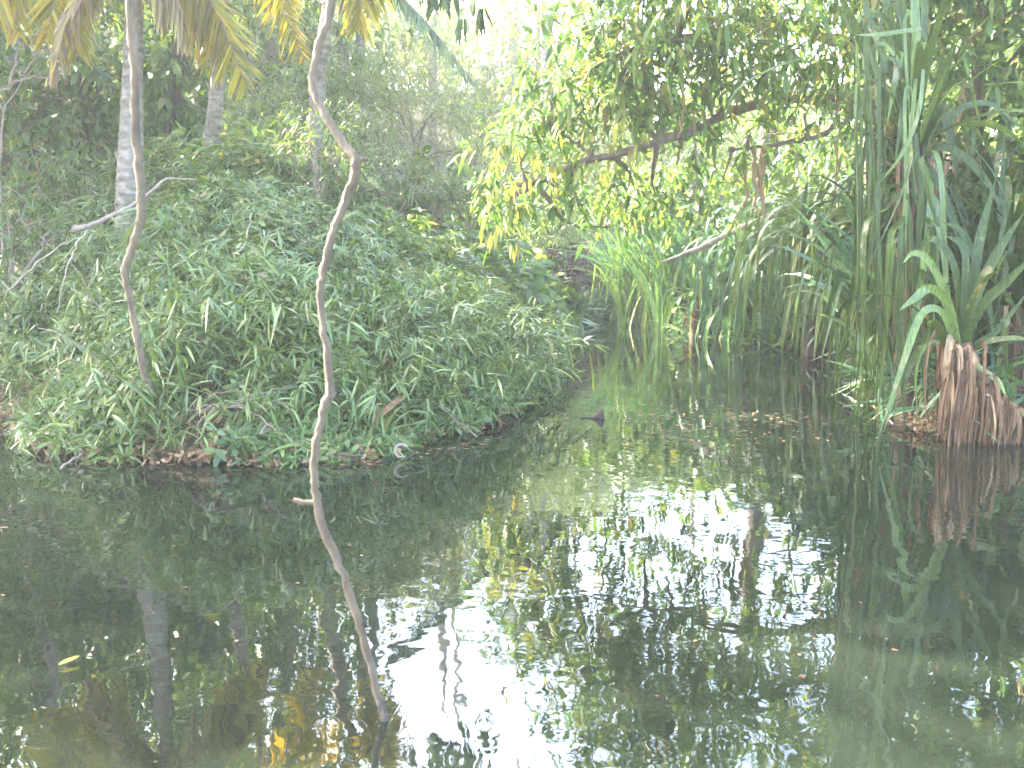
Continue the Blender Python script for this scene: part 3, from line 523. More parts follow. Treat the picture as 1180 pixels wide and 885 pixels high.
f1 = [
    (fr([(150, -25), (85, -80), (25, -50), (-8, 22)], Y1), .60, M['frondyel'], dict(droop=.9, flat=True, n=60)),
    (fr([(150, -22), (115, -35), (80, 12), (56, 92)], Y1 - .3), .42, M['fronddry'], dict(droop=1.0, rach=M['stick'], stalk=.035, n=56)),
    (fr([(152, -26), (110, -60), (72, -20), (52, 45)], Y1 - .1), .5, M['frondyel'], dict(droop=.9, flat=True, n=56)),
    (fr([(152, -26), (125, -45), (105, -20), (100, 15)], Y1 + .1), .34, M['frondmix'], dict(droop=.9, flat=True)),
    (fr([(158, -22), (185, -25), (205, 4), (212, 46)], Y1 - .2), .42, M['fronddry'], dict(droop=1.6, jitter=.35, n=56)),
    (fr([(155, -22), (165, -25), (180, -10), (184, 10)], Y1 - .35), .4, M['fronddry'], dict(droop=1.6, jitter=.35)),
    (fr([(158, -28), (205, -50), (247, 8), (284, 98)], Y1), .56, M['frondmix'], dict(droop=.55, stalk=.024, wd=.02, n=84, flat=True, start=.2)),
    (fr([(158, -28), (200, -40), (237, 8), (262, 80)], Y1 + .15), .5, M['frondyel'], dict(droop=.7, n=64, flat=True, start=.3)),
    (fr([(150, -26), (110, -40), (85, 10), (90, 60)], Y1 + .25), .5, M['frondyel'], dict(droop=.8, flat=True, n=60)),
    (fr([(150, -26), (70, -70), (20, -30), (22, 40)], Y1 + .2), .5, M['frondyel'], dict(droop=.9, flat=True, n=56)),
    (fr([(156, -26), (190, -50), (225, -10), (236, 60)], Y1 + .3), .5, M['frondyel'], dict(droop=.9, flat=True, n=60)),
    (fr([(158, -30), (235, -90), (300, -60), (330, 0)], Y1 + .4), .55, M['frondyel'], dict(droop=.8, flat=True, n=60)),
    (PP([(150, -30, Y1), (150, -110, Y1 - .6), (160, -130, Y1 - 1.6), (165, -100, Y1 - 2.4)]), .6, M['frondyel'], dict(droop=.8)),
    (PP([(150, -30, Y1), (90, -140, Y1 - .4), (30, -170, Y1 - .8), (-30, -130, Y1 - 1.2)]), .6, M['frondmix'], dict(droop=.8)),
    (PP([(155, -30, Y1), (215, -150, Y1 - .3), (290, -180, Y1 - .8), (350, -140, Y1 - 1.2)]), .6, M['frondyel'], dict(droop=.8)),
    (PP([(155, -30, Y1), (165, -150, Y1 + .5), (190, -190, Y1 + 1.2), (220, -170, Y1 + 2)]), .6, M['frondgreen'], dict(droop=.7)),
    (PP([(155, -30, Y1), (130, -150, Y1 + .5), (80, -190, Y1 + 1.2), (30, -150, Y1 + 2)]), .6, M['frondgreen'], dict(droop=.7))]
palm('tall palm with yellowing fronds above a stout pale ringed trunk', [foot(151, Y1), P(150, 215, Y1), P(152, 120, Y1), P(154, 40, Y1), P(156, -28, Y1)], [.155, .135, .105, .09, .085], 'coconut palms on the hillside', f1)
Y2 = 11.6
palm('palm with a thin leaning trunk behind the hanging yellow brown frond', [foot(236, Y2), P(240, 190, Y2), P(247, 130, Y2), P(256, 40, Y2), P(266, -60, Y2)], [.12, .10, .085, .075, .07], 'coconut palms on the hillside',
    [(PP([(266, -58, Y2), (300, -110, Y2), (350, -90, Y2), (380, -30, Y2)]), .5, M['frondyel'], dict(droop=1.)), (PP([(266, -58, Y2), (230, -130, Y2), (190, -120, Y2), (160, -70, Y2)]), .5, M['frondgreen'], dict(droop=.9)), (PP([(266, -58, Y2), (280, -150, Y2 - .6), (300, -150, Y2 - 1.3), (310, -100, Y2 - 1.8)]), .5, M['frondyel'], dict(droop=.9))])
Y3 = 11.2
palm('palm with a pale leaning trunk behind the crooked foreground stem', [foot(360, Y3), P(366, 110, Y3), P(374, 40, Y3), P(388, -45, Y3)], [.10, .085, .075, .07], 'coconut palms on the hillside',
    [(PP([(386, -45, Y3), (350, -60, Y3 - .2), (324, -5, Y3 - .2), (350, 66, Y3 - .2)]), .42, M['frondyel'], dict(droop=.7, flat=True, n=60)), (PP([(388, -45, Y3), (405, -60, Y3 - .3), (417, -18, Y3 - .4), (412, 34, Y3 - .4)]), .5, M['frondyel'], dict(droop=1.1, wd=.018, flat=True, n=60)),
     (PP([(388, -45, Y3), (430, -75, Y3), (436, -30, Y3), (428, 15, Y3)]), .42, M['frondmix'], dict(droop=1.1, flat=True, n=56)), (PP([(388, -45, Y3), (350, -140, Y3 - .5), (310, -150, Y3 - 1), (280, -100, Y3 - 1.3)]), .55, M['frondgreen'], dict(droop=.9)), (PP([(388, -45, Y3), (395, -140, Y3 - .5), (400, -160, Y3 - 1.2), (405, -120, Y3 - 1.9)]), .55, M['frondyel'], dict(droop=.9))])
Y4 = 13.2
palm('palm with a narrow whitish trunk at the far left of the hillside', [foot(26, Y4), P(24, 200, Y4), P(19, 120, Y4), P(8, -60, Y4), P(0, -140, Y4)], [.13, .10, .085, .075, .07], 'coconut palms on the hillside',
    [(PP([(0, -140, Y4), (40, -190, Y4), (90, -180, Y4), (120, -120, Y4)]), .55, M['frondgreen'], dict(droop=.9)), (PP([(0, -140, Y4), (-50, -190, Y4), (-90, -150, Y4), (-110, -80, Y4)]), .55, M['frondyel'], dict(droop=.9))])
Y5 = 16.5
palm('palm sending one long blue green frond down into the bright gap', [foot(412, Y5), P(415, 60, Y5), P(420, -40, Y5)], [.10, .08, .07], 'coconut palms on the hillside',
    [(PP([(420, -40, Y5), (450, -15, Y5), (495, 30, Y5 - .2), (548, 98, Y5 - .4)]), .62, M['frondgreen'], dict(droop=.7, wd=.02, n=70, stalk=.03)), (PP([(420, -40, Y5), (380, -90, Y5), (330, -90, Y5), (300, -40, Y5)]), .6, M['frondgreen'], dict(droop=.9))])
# slim pale trunks far off in the gap
for px, py0, py1, Y, lab in [(588, 105, -60, 30, 'slim bare pale trunk left of centre in the bright gap'), (622, 130, -80, 28, 'tall whitish trunk rising beside the left edge of the overhanging tree'), (563, 95, -40, 36, 'short greyish trunk under the end of the blue green frond')]:
    p = foot(px, Y); top = P(px + 3, py1, Y); r = thing('distant_palm', p, lab, 'palm tree', 'slim trunks in the bright gap'); t = MB(); tube(t, [p, (p + top) / 2 + (.1, 0, 0), top], [.14, .11, .09], 16, 8); t.build('trunk', M['palmbark'], r)
    for a in range(7): frond(r, arc_path(top, a * .9 + .3, .7 - .2 * (a % 3), 2.4, 1.9), .6, M['frondgreen'], n=24, wd=.03, stalk=.03, droop=.5)

# ------------------------------------------------------------------ screw pines
def screw_pine(label, base, crown, trunk_r, blades, mt, group, skirt=None, trunk_mid=None, name='screw_pine', single=False):
    r = thing(name, base, label, 'screw pine', group)
    t = MB(); tube(t, [base, trunk_mid if trunk_mid is not None else (np.array(base) + crown) / 2, crown], trunk_r, 18, 9, .006, .08); t.build('trunk', M['husk'], r)
    one = MB()
    for path, wd, N0, *o in blades:
        m_ = o[0] if o else mt
        if single: blade(one, path, wd, N0, 12)
        else: mb = MB(); blade(mb, path, wd, N0, 18); mb.build('leaf', M[m_] if isinstance(m_, str) else m_, r)
    if one.n: one.build('leaf_rosette', M[mt], r)
    if skirt:
        sk = MB()
        for path, wd, N0 in skirt: blade(sk, path, wd, N0, 10, .4)
        sk.build('dead_leaf_skirt', M['deadleaf'], r)
    return r
def rosette(c, n, Lr, elr, dr, wd, kinkp=.3, azr=(0, 6.283), zspread=.12):
    out = []
    for i in range(n):
        az = azr[0] + (azr[1] - azr[0]) * (i + rng.random()) / n; el = elr[0] + (elr[1] - elr[0]) * rng.random(); L = Lr[0] + (Lr[1] - Lr[0]) * rng.random()
        b = np.array(c) + (math.cos(az) * .05, math.sin(az) * .05, rng.normal() * zspread)
        out.append((arc_path(b, az, el, L, dr * (.6 + .8 * rng.random()), (.3 + .4 * rng.random()) if rng.random() < kinkp else None), wd * (.75 + .5 * rng.random()), nrm(np.array([-math.cos(az) * .3, -math.sin(az) * .3, 1.0]) + rng.normal(size=3) * .25)))
    return out
FR = np.array([0, -1.0, .25])
def bl(pts, Y, wd, m_='pand', N0=FR): return (PP(pts, Y) if not isinstance(Y, (list, tuple)) else PP([(a[0], a[1], y) for a, y in zip(pts, np.interp(np.linspace(0, 1, len(pts)), np.linspace(0, 1, len(Y)), Y))]), wd, nrm(N0 + rng.normal(size=3) * .25), m_)
# the tall one
YB = 7.7; cB = P(1052, 165, YB)
big = [bl([(1045, 190), (1020, 110), (985, 30), (960, -20)], [YB, YB - .3], .045), bl([(1050, 180), (1030, 100), (1000, 20), (985, -60)], [YB, YB - .2], .05), bl([(1050, 170), (1035, 70), (1018, -10), (1008, -70)], [YB, YB], .05), bl([(1052, 160), (1045, 70), (1036, -10), (1034, -90)], YB, .055), bl([(1055, 150), (1056, 60), (1052, -20), (1050, -90)], [YB, YB + .2], .05, 'pandlight'),
       bl([(1056, 150), (1062, 60), (1066, -10), (1070, -60)], [YB, YB + .3], .05), bl([(1040, 190), (1022, 130), (1003, 60), (990, 10)], [YB, YB - .4], .042), bl([(1052, 180), (1068, 140), (1086, 90), (1102, 40)], [YB, YB - .3], .05), bl([(1050, 190), (1062, 150), (1078, 110), (1092, 75)], [YB, YB - .5], .036, 'pandlight'), bl([(1045, 150), (1060, 100), (1063, 60), (1062, 40)], [YB, YB - .1], .05),
       bl([(1064, 80), (1058, 130), (1040, 175), (1012, 213)], [YB - .5, YB - .6], .026, 'pandlight'), bl([(1062, 33), (1040, 36), (1010, 40), (985, 40)], [YB - .3, YB - .5], .022, 'pandlight'),
       bl([(1045, 160), (1010, 95), (960, 66), (915, 70), (865, 92), (840, 118), (832, 180)], [YB, YB - .5], .022, 'pand', np.array([0, -.2, 1])), bl([(1050, 175), (1010, 145), (960, 132), (900, 134)], [YB, YB - .4], .020, 'pand', np.array([0, -.2, 1])),
       bl([(1050, 190), (1090, 170), (1130, 200), (1165, 260)], [YB, YB - .3], .04), bl([(1052, 180), (1100, 130), (1140, 120), (1180, 150)], [YB, YB + .3], .034), bl([(1045, 185), (1075, 200), (1100, 260), (1120, 330)], [YB, YB - .4], .042)]
for k in range(88):     # long leaves that bend over and hang down
    x0 = 990 + 100 * rng.random(); top = 120 + 150 * rng.random() ** .8; bot = min(500, top + 130 + 220 * rng.random()); Yk = YB - .55 + 1.3 * rng.random(); dx = rng.normal() * 22; xs_ = 1052 + rng.normal() * 10
    big.append(bl([(xs_, 205), ((xs_ + x0) / 2, top + 8), (x0, top + 30), (x0 + dx * .3, (top + bot) / 2), (x0 + dx, bot)], [YB, (YB + Yk) / 2, Yk, Yk, Yk], .013 + .022 * rng.random(), 'pandlight' if rng.random() < .22 else 'pand', rdir(1)[0] * .7 + FR))
for k in range(24):     # a few limp ones from higher up, on the channel side
    x0 = 985 + 75 * rng.random(); top = -10 + 110 * rng.random(); Yk = YB - .5 + .8 * rng.random(); dx = rng.normal() * 12
    big.append(bl([(1046, 190), ((1046 + x0) / 2 + 8, top + 30), (x0, top + 20), (x0 + dx * .4, top + 140), (x0 + dx, top + 260 + 120 * rng.random())], [YB, Yk, Yk, Yk], .012 + .014 * rng.random(), 'pandlight' if rng.random() < .5 else 'pand', rdir(1)[0] * .5 + FR))
for q_ in rosette(cB, 22, (.8, 1.5), (.2, 1.5), 1.3, .042, .3): big.append((*q_, 'pand' if rng.random() < .8 else 'pandlight'))
for k in range(12):
    x0 = 1000 + 80 * rng.random(); Yk = YB - .3 + .7 * rng.random()
    big.append(bl([(1046, 200), (x0, 190), (x0 + rng.normal() * 5, 300), (x0 + rng.normal() * 12, 380 + 90 * rng.random())], [YB, Yk], .010 + .012 * rng.random(), 'deadleaf'))
big = [(a, b * .74, c, d) for a, b, c, d in big]
big.append(bl([(1060, 180), (1072, 230), (1060, 330), (1040, 420), (1018, 498)], [YB - .2, YB - .8], .03, 'pandlight'))
bB = foot(1050, YB); bB[2] = -.3
screw_pine('tallest screw pine with leaves fanning upward and a curtain of hanging leaves', bB, cB, [.10, .085, .07], big, 'pand', 'screw pines along the right shore')
# the front one on a brown fibrous base
YF = 6.9; cF = P(1103, 398, YF)
front = [bl([(1104, 400), (1092, 350), (1072, 332), (1052, 345), (1036, 358)], [YF, YF - .2], .040, 'pandlight'), bl([(1104, 395), (1090, 340), (1070, 300), (1052, 292), (1040, 304)], [YF, YF], .032, 'pandlight'), bl([(1106, 395), (1102, 320), (1088, 286), (1070, 276), (1048, 300)], [YF, YF + .2], .034), bl([(1108, 395), (1112, 300), (1105, 280), (1090, 272)], [YF, YF + .1], .04),
         bl([(1110, 400), (1130, 355), (1160, 325), (1195, 290)], [YF, YF - .3], .040), bl([(1108, 398), (1125, 340), (1150, 290), (1180, 245)], [YF, YF - .1], .042), bl([(1108, 398), (1120, 330), (1130, 270), (1148, 205)], [YF, YF + .2], .045), bl([(1106, 396), (1125, 320), (1110, 270), (1085, 255)], [YF, YF + .3], .04), bl([(1110, 405), (1140, 393), (1170, 390), (1200, 396)], [YF, YF - .4], .026),
         bl([(1112, 410), (1130, 425), (1150, 440), (1160, 458)], [YF, YF - .4], .028, 'pandlight'), bl([(1115, 410), (1130, 395), (1150, 380), (1190, 330)], [YF, YF + .1], .035), bl([(1100, 396), (1085, 360), (1062, 362), (1040, 420), (1014, 498)], [YF, YF - .2, YF - .3], .034, 'pandlight'), bl([(1098, 400), (1070, 395), (1055, 430), (1058, 495)], [YF, YF], .018, 'pandlight'), bl([(1096, 402), (1078, 380), (1066, 430), (1068, 500)], [YF, YF], .014, 'deadleaf')]
front = [(a, b * .8, c, d) for a, b, c, d in front]
for q_ in rosette(cF + np.array([.02, .1, 0]), 9, (.5, 1.0), (.5, 1.5), 1.3, .03, .35): front.append((*q_, 'pand'))
bF = P(1172, 500, YF); bF[2] = -.15
skirt = []
axis = spline(PP([(1098, 402, YF), (1102, 425, YF), (1122, 450, YF), (1150, 468, YF), (1178, 478, YF)]), 60)
for k in range(210):
    a = axis[rng.integers(0, 60)] + rng.normal(size=3) * (.05, .09, .03) + (-.02 if rng.random() < .5 else .02, 0, 0)
    L = max(.12, a[2] + .02) * (.75 + .4 * rng.random()); dx = rng.normal() * .025 + (.01 if a[0] < axis[15][0] else 0)
    f_ = a + (dx * .6, -.08 + rng.normal() * .05, .02)
    skirt.append((np.array([a, f_, f_ + (dx, -.02, -L * .55), f_ + (dx * 1.2, .02 * rng.normal(), -L)]), .006 + .011 * rng.random(), nrm(FR + rng.normal(size=3) * .5)))
for k in range(10):
    a = axis[2] + rng.normal(size=3) * (.03, .05, .03); skirt.append((np.array([a, a + (-.05, -.06, .03), a + (-.08, -.08, -.12), a + (-.09, -.08, -.22)]), .03, nrm(FR + rng.normal(size=3) * .4)))
fp = screw_pine('screw pine on a fibrous brown leaning base hung with dead leaves', bF, cF, [.13, .15, .10], front, 'pand', 'screw pines along the right shore', skirt, P(1122, 458, YF))
rm = MB()
for k in range(40):
    a = axis[rng.integers(4, 60)] + rng.normal(size=3) * (.06, .1, .02); e = a + (rng.normal() * .03, rng.normal() * .04, 0); e[2] = -.2
    tube(rm, [a, (a + e) / 2 + rng.normal(size=3) * .015, e], [.014, .011, .009], 8, 5, 0, .1)
rm.build('prop_roots', M['husk'], fp)
sm = MB(); c2 = P(1168, 462, YF)
for path, wd, N0 in rosette(c2, 7, (.3, .5), (.3, 1.3), 1.6, .024, .3): blade(sm, path, wd, N0, 12)
sm.build('side_shoot', M['pandlight'], fp)
# others along the shore
def pine(px, py, Y, label, n, Lr, elr, dr, wd, mt, tr=.07, single=True, kink=.3, skn=18, base_px=None, more=()):
    c = P(px, py, Y); b = foot(base_px or px, Y); b[2] = min(b[2], c[2] - .2)
    sk = []
    for k in range(skn):
        az = rng.random() * 6.28; a = c + (math.cos(az) * tr, math.sin(az) * tr, -.05 - .3 * rng.random() * (c[2] - b[2])); L = min(.7, (a[2] - max(b[2], 0)) * .9) * (.5 + .5 * rng.random())
        sk.append((np.array([a, a + (math.cos(az) * .07, math.sin(az) * .07, 0), a + (math.cos(az) * .1, math.sin(az) * .1, -L * .6), a + (math.cos(az) * .1, math.sin(az) * .1, -L)]), .016, nrm(FR + rng.normal(size=3) * .5)))
    return screw_pine(label, b, c, [tr * 1.2, tr, tr * .9], rosette(c, n, Lr, elr, dr, wd, kink) + [q for a_ in more for q in rosette(c + np.array(a_[0]), *a_[1:])], mt, 'screw pines along the right shore', sk or None, single=single)
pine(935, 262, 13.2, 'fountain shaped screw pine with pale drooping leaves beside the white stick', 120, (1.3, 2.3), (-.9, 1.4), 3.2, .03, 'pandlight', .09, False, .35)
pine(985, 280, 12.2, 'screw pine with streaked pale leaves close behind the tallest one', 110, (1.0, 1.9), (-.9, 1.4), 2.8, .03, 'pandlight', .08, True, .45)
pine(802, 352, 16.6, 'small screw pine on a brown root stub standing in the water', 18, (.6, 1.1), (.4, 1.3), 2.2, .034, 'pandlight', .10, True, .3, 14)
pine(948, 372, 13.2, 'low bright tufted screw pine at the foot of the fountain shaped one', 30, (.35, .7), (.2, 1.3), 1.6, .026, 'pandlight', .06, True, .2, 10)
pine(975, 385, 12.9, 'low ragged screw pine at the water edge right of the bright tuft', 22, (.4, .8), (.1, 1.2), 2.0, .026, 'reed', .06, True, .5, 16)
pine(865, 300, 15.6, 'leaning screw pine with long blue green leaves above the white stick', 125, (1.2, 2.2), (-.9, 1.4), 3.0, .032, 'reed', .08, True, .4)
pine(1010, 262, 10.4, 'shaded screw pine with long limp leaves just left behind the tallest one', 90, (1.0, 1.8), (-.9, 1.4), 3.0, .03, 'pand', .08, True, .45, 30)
pine(1120, 210, 10.2, 'screw pine with dull green leaves under the tan crooked stems', 70, (.9, 1.6), (-.9, 1.4), 2.4, .032, 'pand', .08, True, .45, 24)
pine(1178, 330, 7.6, 'screw pine with dark upright leaves at the right edge', 60, (.9, 1.6), (.3, 1.5), 1.4, .034, 'pand', .09, False, .35, 20, None, [((-.15, .1, -.5), 22, (1.0, 1.9), (1.2, 1.5), .35, .03, .12), ((-.3, .3, 0), 26, (.8, 1.6), (-1.2, .3), .8, .028, .2)])
pine(1145, 250, 8.6, 'screw pine with half folded grey green leaves behind the front one', 120, (.9, 1.7), (-.9, 1.4), 2.2, .032, 'pand', .09, True, .5, 24)
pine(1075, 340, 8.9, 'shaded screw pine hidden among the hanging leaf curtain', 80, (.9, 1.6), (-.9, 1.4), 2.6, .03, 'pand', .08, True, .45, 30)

# reed clumps at the back of the channel
def reed_clump(px0, px1, Y, n, h, label):
    n = int(n * 1.5)
    x0, x1 = (px0 - 590) / F_PX * Y, (px1 - 590) / F_PX * Y; b = np.array([(x0 + x1) / 2, Y, 0.0]); r = thing('reed_clump', b, label, 'reeds', 'reed clumps at the back of the channel')
    up, fold_ = MB(), MB()
    for k in range(n):
        p = np.array([x0 + (x1 - x0) * rng.random(), Y + rng.normal() * .45, -.05]); az = rng.random() * 6.28
        blade(up, arc_path(p, az, 1.5 - .25 * rng.random(), h * (.6 + .5 * rng.random()), .5 + 1.1 * rng.random() ** 2, None), .022 + .014 * rng.random(), nrm(FR + rng.normal(size=3) * .6), 10)
    for k in range(n // 2):
        p = np.array([x0 + (x1 - x0) * rng.random(), Y - .1 + rng.normal() * .4, -.05]); az = rng.random() * 6.28
        blade(fold_, arc_path(p, az, 1.45 - .2 * rng.random(), h * (.7 + .4 * rng.random()), .9, .45 + .3 * rng.random()), .02 + .014 * rng.random(), nrm(FR + rng.normal(size=3) * .6), 12)
    up.build('upright_blades', M['reed'], r); fold_.build('bent_blades', M['pandlight'], r); return r
reed_clump(712, 760, 19.6, 90, 2.5, 'tall reed clump at the far end of the channel beside the dark heap')
reed_clump(750, 800, 18.3, 90, 2.6, 'tall reed clump behind the small screw pine on the brown stub')
reed_clump(810, 870, 16.9, 80, 2.3, 'reed clump under the white stick')
reed_clump(880, 960, 15.0, 70, 1.7, 'short reed clump at the feet of the fountain shaped screw pine')
reed_clump(1010, 1075, 9.2, 70, 2.2, 'shaded reed clump behind the hanging leaf curtain of the tallest screw pine')

# ------------------------------------------------------------------ sticks, stems and debris
def stem(pts, Y, rad, mt, name, label, cat, n=60, seg=9, wob=.003, side=(), group=None, knots=()):
    mb = MB(); tube(mb, PP(pts, Y) if np.ndim(Y) == 0 else PP([(a[0], a[1], y) for a, y in zip(pts, Y)]), rad, n, seg, wob, .10)
    for p, yy, rr in side: tube(mb, PP(p, yy), rr, 10, 6, .001)
    return solo(mb, name, mt, label, cat, group)
vp = [(395, -420), (388, -160), (381, 0), (366, 55), (360, 98), (372, 128), (395, 165), (411, 188), (400, 225), (385, 265), (373, 310), (369, 345), (376, 400), (380, 448), (372, 478), (363, 520), (363, 560), (370, 600), (395, 660), (412, 715), (428, 770), (450, 856), (458, 890)]
vy = np.interp(np.arange(len(vp)), [0, 2, 7, 12, 16, len(vp) - 1], [3.1, 2.9, 2.75, 2.7, 2.66, 2.585])
vr = np.array([.013, .013, .0125, .011, .012, .0115, .012, .0135, .0115, .011, .011, .010, .0105, .0135, .012, .0115, .0115, .0125, .012, .0115, .011, .010, .009])
vine = stem(vp, vy, vr, M['vine'], 'crooked_stem', 'long crooked bare stem dipping into the water in the foreground', 'stem', 140, 10, .0018,
     [([(368, 578), (352, 579), (338, 576)], 2.66, [.009, .008, .007]), ([(411, 188), (420, 183), (424, 184)], 2.75, [.01, .007, .004]), ([(380, 448), (386, 455)], 2.7, [.012, .006])])
wl = spline(PP([(a[0], a[1], y) for a, y in zip(vp, vy)]), 400); wl = wl[(wl[:, 2] < .075)][::3]; mb = MB(); tube(mb, wl, [.0112, .0122, .0122, .0122], 20, 10, .0006, .08); mb.build('wet_end', M['darkbark'], vine)
hp = [(150, -420), (152, -100), (150, 0), (155, 80), (156, 150), (163, 215), (163, 245), (153, 285), (144, 312), (150, 345), (158, 390), (166, 430), (173, 446)]
stem(hp, 3.2, np.array([.016, .017, .018, .018, .018, .019, .0185, .018, .0165, .0145, .0145, .014, .008]) * .78, M['vine'], 'hanging_stem', 'hanging bare stem in front of the stout pale palm trunk', 'stem', 90, 10, .0016)
stem([(905, 243), (870, 256), (838, 270), (800, 288), (762, 302)], [14.2, 14.3, 14.4, 14.5, 14.6], [.05, .045, .04, .035, .016], M['stick'], 'fallen_branch', 'bleached bare stick slanting out over the channel', 'branch', 30, 8, .006, [([(900, 272), (870, 276), (848, 279)], 14.2, [.02, .018, .012]), ([(812, 283), (806, 277)], 14.5, [.02, .01])])
stem([(84, 263), (96, 262), (115, 255), (140, 243), (165, 228), (185, 211), (195, 206), (228, 207)], [8.6, 8.6, 8.7, 8.8, 8.9, 9, 9, 9.1], [.036, .024, .02, .018, .016, .014, .010, .006], M['twig'], 'fallen_branch', 'broken dead branch with a pale split end propped on the left bank', 'branch', 40, 8, .004)
for pts, Y, r_, lab in [([(290, 245), (285, 275), (262, 310), (235, 350)], 8.1, .006, 'thin pale vine strand lying on the left bank under the shrub'), ([(310, 275), (328, 292), (335, 318), (340, 345)], 7.9, .005, 'thin pale creeping stem on the bank left of the crooked stem'), ([(100, 265), (80, 300), (64, 362)], 8.3, .007, 'thin grey stem leaning on the left bank below the broken branch'), ([(5, 345), (45, 300), (100, 270)], 8.5, .006, 'thin grey stem rising from the left frame edge on the bank')]:
    stem(pts, Y, [r_, r_, r_ * .5], M['stick'], 'thin_stem', lab, 'stem', 16, 6, .01, group='thin stems lying on the left bank')
# heap of dry sticks on the bank
def ray_ground(px, py, lift=.12):
    d = P(px, py, 1.0) - np.array([0, 0, CAM_Z]); Ys = np.linspace(4.5, 30, 1500); pts = np.array([0, 0, CAM_Z]) + d[None] * Ys[:, None]
    h = np.maximum(ground_z(pts[:, 0], pts[:, 1]), 0) + lift; i = np.argmax(pts[:, 2] < h); return pts[i]
for a, b in [((225, 478), (292, 462)), ((272, 458), (290, 450)), ((270, 470), (340, 444)), ((228, 492), (250, 475)), ((272, 470), (318, 496)), ((310, 462), (345, 480)), ((262, 466), (330, 452)), ((300, 500), (316, 488)), ((200, 482), (265, 468)), ((240, 476), (300, 470)), ((318, 470), (300, 478)), ((215, 488), (262, 462))]:
    p, q = ray_ground(*a, .2), ray_ground(*b, .24); mb = MB(); tube(mb, [p, (p + q) / 2 + (0, 0, .03), q], [.007, .006, .003], 10, 6, .006)
    solo(mb, 'dry_stick', M['twig'], 'thin dry brown stick in the scattered heap on the lower left bank', 'stick', 'dry sticks heaped on the lower left bank')
p, q = ray_ground(437, 480, .25), ray_ground(476, 452, .3); mb = MB(); blade(mb, [p, (p + q) / 2 + (0, 0, .02), q], .022, FR, 10); solo(mb, 'dead_leaf', M['deadleaf'], 'folded dry tan leaf sticking up beside the drooping bamboo grass', 'leaf')
p, q = ray_ground(432, 486, .2), ray_ground(440, 470, .25); mb = MB(); blade(mb, [p, (p + q) / 2, q], .018, FR, 8); solo(mb, 'dead_leaf', M['deadleaf'], 'small upright tan dead leaf left of the folded dry leaf', 'leaf')
for pts, r_, lab in [([(365, 522), (395, 524), (418, 526)], .010, 'dark twig lying at the waterline right of the crooked stem'), ([(480, 493), (510, 490), (530, 489)], .016, 'reddish brown twig at the bank edge under the bamboo grass'), ([(70, 540), (95, 522), (112, 518)], .007, 'thin tan twig reaching from the bank into the water at left')]:
    q = [ray_ground(x, y, .05) for x, y in pts]; mb = MB(); tube(mb, q, [r_, r_, r_ * .6], 12, 6, .004); solo(mb, 'twig', M['husk'] if r_ > .011 else M['darkbark'] if r_ > .008 else M['twig'], lab, 'twig')
# curled pale leaf, orange leaf, floating leaf
def flat_leaf(px, py, L, wd, az, mt, label, curl=.1, z=.012, name='fallen_leaf', lift=None, tilt=0.0):
    c = np.array([*W(px, py), z]) if lift is None else ray_ground(px, py, lift); mb = MB(); D = np.array([[math.cos(az), math.sin(az), tilt]])
    leaves(mb, c[None] - D * L / 2, D, np.array([[0, -.35 if lift else 0, 1.0]]), L, wd, -curl, 'oval', .25); return solo(mb, name, mt, label, 'leaf')
flat_leaf(80, 766, .07, .014, .9, M['yellow'], 'yellow green leaf floating on the water at lower left')
flat_leaf(338, 519, .10, .035, .2, M['deadleaf'], 'orange tan dead leaf at the waterline left of the crooked stem', .3, lift=.08, tilt=.3)
flat_leaf(222, 520, .11, .025, .4, M['deadleaf'], 'large curled brown leaf at the waterline under the stick heap', .4, lift=.06, tilt=.3)
flat_leaf(4, 611, .05, .012, 0, M['deadleaf'], 'small orange leaf floating at the left frame edge', .05)
ca = ray_ground(463, 519, .07); an = np.linspace(.6, 5.6, 16); mb = MB()
ring = ca + np.stack([np.cos(an) * .045, np.sin(an) * .012, np.sin(an) * .04], -1); blade(mb, ring, .009, (0, -1, .2), 22, .1); solo(mb, 'curled_leaf', M['twig'], 'curled pale dry leaf strip at the waterline right of the crooked stem', 'leaf')
# dark pointed driftwood
dw = W(690, 482); mb = MB()
sec = [(-.175, .004, .006), (-.16, .012, .012), (-.12, .006, .004), (-.07, .012, .012), (-.03, .03, .024), (0, .062, .036), (.022, .085, .04), (.042, .078, .038), (.052, .045, .03), (.055, .01, .01)]
vv = []
for x, h, wy in [(a_ * .88, b_ * .85, c_ * .9) for a_, b_, c_ in sec]:
    for a in np.arange(10) * 2 * math.pi / 10: vv.append((dw[0] + x + .004 * math.sin(9 * a), dw[1] + wy * math.cos(a), h * max(math.sin(a), -.5) + .004))
i = np.arange(len(sec) - 1)[:, None] * 10; j = np.arange(10)[None]; k = (j + 1) % 10
mb.add(vv, np.stack([i + j, i + k, i + 10 + k, i + 10 + j], -1)); solo(mb, 'driftwood', M['drift'], 'dark pointed lump of wet wood poking out of the still water', 'driftwood')
q = [np.array([*W(632, 431), .02]), np.array([*W(655, 432), .04]), np.array([*W(676, 433), .03])]; mb = MB(); tube(mb, q, [.012, .012, .008], 12, 6, .003); solo(mb, 'twig', M['darkbark'], 'dark straight twig on the water behind the pointed driftwood', 'twig')
mb = MB(); tube(mb, PP([(703, 366, 21.6), (712, 363, 21.5), (722, 366, 21.3)]), [.03, .05, .03], 10, 7, .003); solo(mb, 'driftwood', M['husk'], 'small reddish wood chunk at the foot of the far reeds', 'driftwood')
